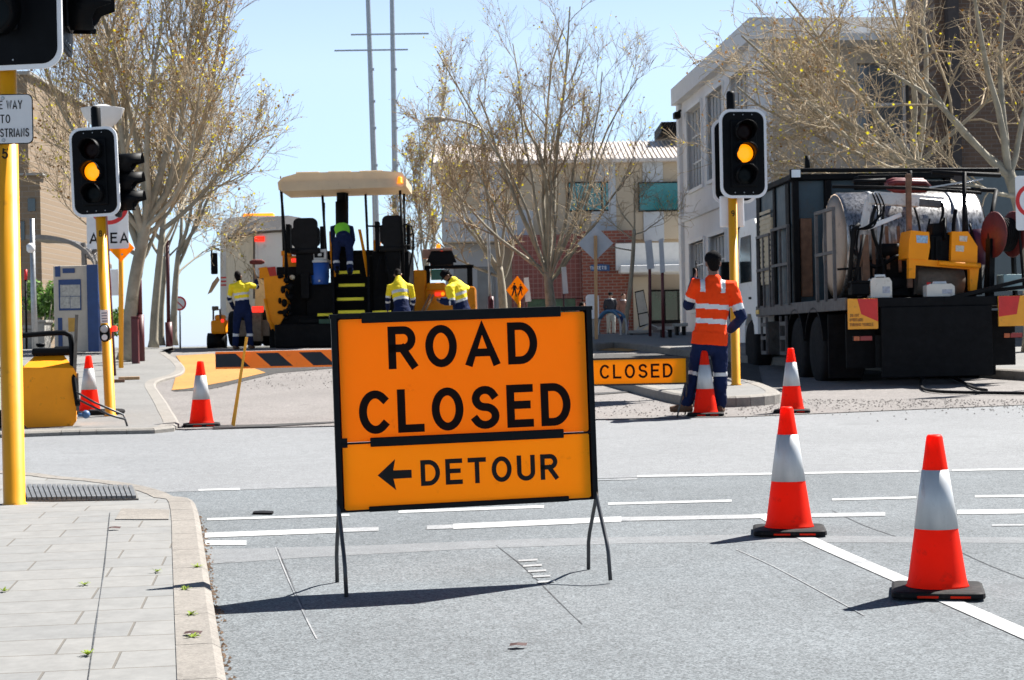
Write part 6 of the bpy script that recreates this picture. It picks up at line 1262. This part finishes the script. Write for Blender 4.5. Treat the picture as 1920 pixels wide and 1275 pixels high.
def joints(f, **k): return {n: (f.p(*v)) for n, v in k.items()}
# flagman with the orange vest
gl = G(1330, 778); t, f = thing('person', 'worker in an orange vest and black cap, back turned, holding a radio up', 'person', gl), Fr(gl)
J = joints(f, pel=(1331, 634, 0), chest=(1337, 562, .0), neck=(1338, 519, .0), head=(1337, 493, .02), shL=(1305, 533, 0), elL=(1290, 573, .10), wrL=(1302, 526, .24), shR=(1371, 536, 0), elR=(1390, 596, -.03), wrR=(1370, 618, .16),
 hipL=(1315, 645, 0), knL=(1304, 697, .05), anL=(1286, 760, .0), hipR=(1347, 645, 0), knR=(1350, 697, .05), anR=(1350, 763, .06))
def orv(s, t, lat, p):
    if s == 't': return 2 if (.235 < t < .315 or .47 < t < .55) or (t > .74 and .085 < abs(lat) < .135) else 0
    if s[0] == 'u': return 2 if .58 < t < .76 else (1 if t > .76 else 0)
    return 1
person(t, J, (0.1, 1, 0), {'name': 'vest', 'mats': [M_hior, M_navy, M_tape], 'pick': orv, 'hem': .075}, {'mats': [M_navy, M_tape], 'pick': lambda s, t: 1 if s[0] == 'f' and -.1 < t < .13 and t > .0 else 0}, M_skind, 'cap', .010, True, False, .006, (-.1, 1, -.02), {'L': (-1, .1, 0), 'R': (.2, 1, 0)})
h = J['wrL']+(J['wrL']-J['elL']).normalized()*.06; mb = MB(); mb.box(h+V((-.03, .01, -.05)), h+V((.03, .05, .09)), .01); mb.tube([h+V((.01, .03, .09)), h+V((.01, .03, .17))], .007, 6)
o = mb.build('handheld_radio', M_black); o.location = f.loc; tag(o, 'black handheld radio held up in the orange vested worker\'s left hand', 'radio')
# worker reaching to the tipper with a brush
t, f = fig('worker in yellow and navy standing behind the tipper, reaching up with a brush', 456, 655, 41.5)
J = joints(f, pel=(455, 578, 0), chest=(452, 542, .0), neck=(447, 525, .03), head=(445, 517, .05), shL=(434, 537, 0), elL=(430, 560, .1), wrL=(438, 578, .22), shR=(468, 535, 0), elR=(482, 538, .15), wrR=(480, 526, .22),
 hipL=(446, 585, 0), knL=(443, 617, .02), anL=(441, 649, 0), hipR=(464, 585, 0), knR=(467, 617, .05), anR=(470, 648, .05))
def lift(J, dz):
    for k in J: J[k] = J[k]+V((0, 0, dz))
J['neck'] = f.p(449, 529, .02); J['head'] = f.p(447, 519, .03)
person(t, J, (.3, 1, 0), YEL, NAVY2, M_skin, None, .012)
l = f.loc; o = thing('brush', 'dark red brush on a stick raised by the worker beside the tipper', 'brush', l+f.p(481, 530, .25)); g = Fr(l+f.p(481, 530, .25))
MB().tube([g.p(484, 535, 0), g.p(474, 497, 0)], .014, 6).build('handle', M_wood, o); mb = MB(); a = g.p(482, 492, 0); mb.tube([a-V((.17, 0, 0)), a-V((.1, 0, -.01)), a+V((.1, 0, .01)), a+V((.17, 0, .0))], [.03, .06, .06, .03], 10); mb.build('bristle_head', mat('dark red bristles', (.12, .02, .015), .9, var=.4, scale=40), o)
# worker climbing the paver stairs
t, f = fig('worker in a green vest bending over on the paver stairs', 645, 655, 42.3)
J = joints(f, pel=(644, 446, -.05), chest=(641, 428, .30), neck=(640, 424, .48), head=(640, 424, .62), shL=(624, 428, .34), elL=(624, 450, .46), wrL=(628, 468, .55), shR=(658, 428, .34), elR=(662, 450, .46), wrR=(656, 468, .55),
 hipL=(633, 452, -.05), knL=(630, 482, .12), anL=(632, 508, .0), hipR=(654, 452, -.05), knR=(656, 484, .02), anR=(656, 511, -.12))
person(t, J, (0, 1, 0), {'name': 'vest', 'mats': [M_higreen, M_navy, M_tape], 'pick': lambda s, t, lat, p: 0 if s == 't' and t > .18 else 1}, {'mats': [M_navy, M_tape], 'pick': lambda s, t: 1 if s[0] == 'f' and .3 < t < .48 else 0, 'boot': M_capb}, M_skin, 'cap', .012)
# stooping worker
t, f = fig('worker in yellow and navy stooping beside the paver stairs, head bowed', 752, 655, 38.5)
J = joints(f, pel=(754, 584, .0), chest=(750, 545, .16), neck=(747, 521, .30), head=(746, 515, .38), shL=(731, 538, .2), elL=(727, 562, .2), wrL=(727, 580, .3), shR=(770, 538, .2), elR=(775, 565, .3), wrR=(768, 585, .4),
 hipL=(744, 592, 0), knL=(741, 624, .08), anL=(739, 656, 0), hipR=(766, 592, 0), knR=(768, 624, .08), anR=(769, 656, 0))
person(t, J, (-.1, 1, 0), YEL, NAVY2, M_skin, None, .012)
# bearded worker in profile
t, f = fig('bearded worker in a black hat, yellow and navy shirt, looking down at his hands', 860, 655, 39)
J = joints(f, pel=(866, 584, 0), chest=(858, 544, -.02), neck=(848, 524, -.05), head=(838, 517, -.06), shL=(843, 541, -.22), elL=(848, 568, -.28), wrL=(830, 565, -.25), shR=(872, 540, .15), elR=(856, 566, .25), wrR=(830, 563, .05),
 hipL=(863, 592, -.09), knL=(860, 624, -.12), anL=(866, 656, -.1), hipR=(866, 592, .09), knR=(864, 624, .12), anR=(870, 656, .1))
person(t, J, (-1, -.1, 0), YEL, NAVY2, M_skind, 'brim', .012, True, True, .03, (-1, -.15, -.35))
# half hidden worker behind the right post
t, f = fig('worker in an orange shirt half hidden behind the yellow post and truck cab', 1391, 665, 37, .12)
J = joints(f, pel=(1391, 603, 0), chest=(1389, 562, 0), neck=(1388, 542, 0), head=(1388, 531, 0), shL=(1372, 555, 0), elL=(1368, 580, 0), wrL=(1372, 602, .1), shR=(1405, 555, 0), elR=(1409, 580, 0), wrR=(1405, 602, .1), hipL=(1383, 608, 0), knL=(1382, 636, .03), anL=(1382, 660, 0), hipR=(1400, 608, 0), knR=(1401, 636, .03), anR=(1402, 660, 0))
person(t, J, (0, 1, 0), {'name': 'vest', 'mats': [M_hior, M_navy, M_tape], 'pick': orv, 'hem': .06}, {'mats': [M_navy, M_tape], 'pick': lambda s, t: 0}, M_skin, 'cap', .014)
# pedestrians
PL = {'mats': [M_grey], 'pick': lambda s, t: 0, 'boot': M_capb}
def ped(label, px, Y, top, topm, fwd, hat, pant=M_grey, sc_=1, step=.1, sit=False):
    l = W(px, 636, Y); l.z = prof(Y)+.14; t = thing('person', label, 'person', l); fwd = V(fwd).normalized(); r = fwd.cross(V((0, 0, 1)))
    q = lambda x, y, z: (r*x+fwd*y+V((0, 0, z)))*sc_
    J = dict(pel=q(0, 0, .94), chest=q(0, .01, 1.28), neck=q(0, .02, 1.47), head=q(0, .05, 1.6), shL=q(-.18, 0, 1.41), elL=q(-.24, -.04, 1.14), wrL=q(-.2, .1, .93), shR=q(.18, 0, 1.41), elR=q(.25, -.04, 1.14), wrR=q(.22, .08, .92), hipL=q(-.09, 0, .9), knL=q(-.09, step, .5), anL=q(-.09, step*.6, .085), hipR=q(.09, 0, .9), knR=q(.09, 0, .5), anR=q(.09, -step, .085))
    if sit:
        for k in J: J[k] = J[k]-V((0, 0, .66))
        J.update(hipL=q(-.09, 0, .28), knL=q(-.1, .36, .50), anL=q(-.1, .42, .085), hipR=q(.09, 0, .28), knR=q(.1, .36, .50), anR=q(.1, .45, .085), wrL=q(-.12, .32, .56), wrR=q(.12, .32, .56), elL=q(-.24, .05, .52), elR=q(.24, .05, .52))
    person(t, J, fwd, {'name': 'sweater', 'mats': [topm, M_signw], 'pick': lambda s, t, lat, p: 1 if s == 't' and t > .96 else 0, 'hem': .05}, {'mats': [pant], 'pick': lambda s, t: 0, 'boot': M_capb}, M_skin, hat, .014)
ped('pedestrian in a dark sweater, grey trousers and black cap by the bike rack', 1146, 73, 0, mat('black sweater', (.012, .014, .022), .85), (.15, -1, 0), 'cap', M_grey, 1.0, .12)
ped('dark haired person sitting so that only the head shows over the road closed sign', 1090, 55, 0, mat('plum sweater', (.07, .03, .04), .85), (1, -.2, 0), None, M_navy, .95, .1, True)
t, f = furn('bench', 'low stone block under the sitting person behind the road closed sign', 'bench', 1090, 640, 55, .13)
mb = MB(); mb.box((-.45, -.25, .09), (.16, .3, .14), .01); mb.build('seat', M_conc, t)
mb = MB(); mb.box((-.4, -.2, -.02), (.1, .25, .09)); mb.build('base', M_dark, t)
ped('pedestrian partly hidden behind the leaning sapling', 1170, 71, 0, mat('faded brown shirt', (.16, .08, .06), .85), (.3, -1, 0), None, M_navy, .93)
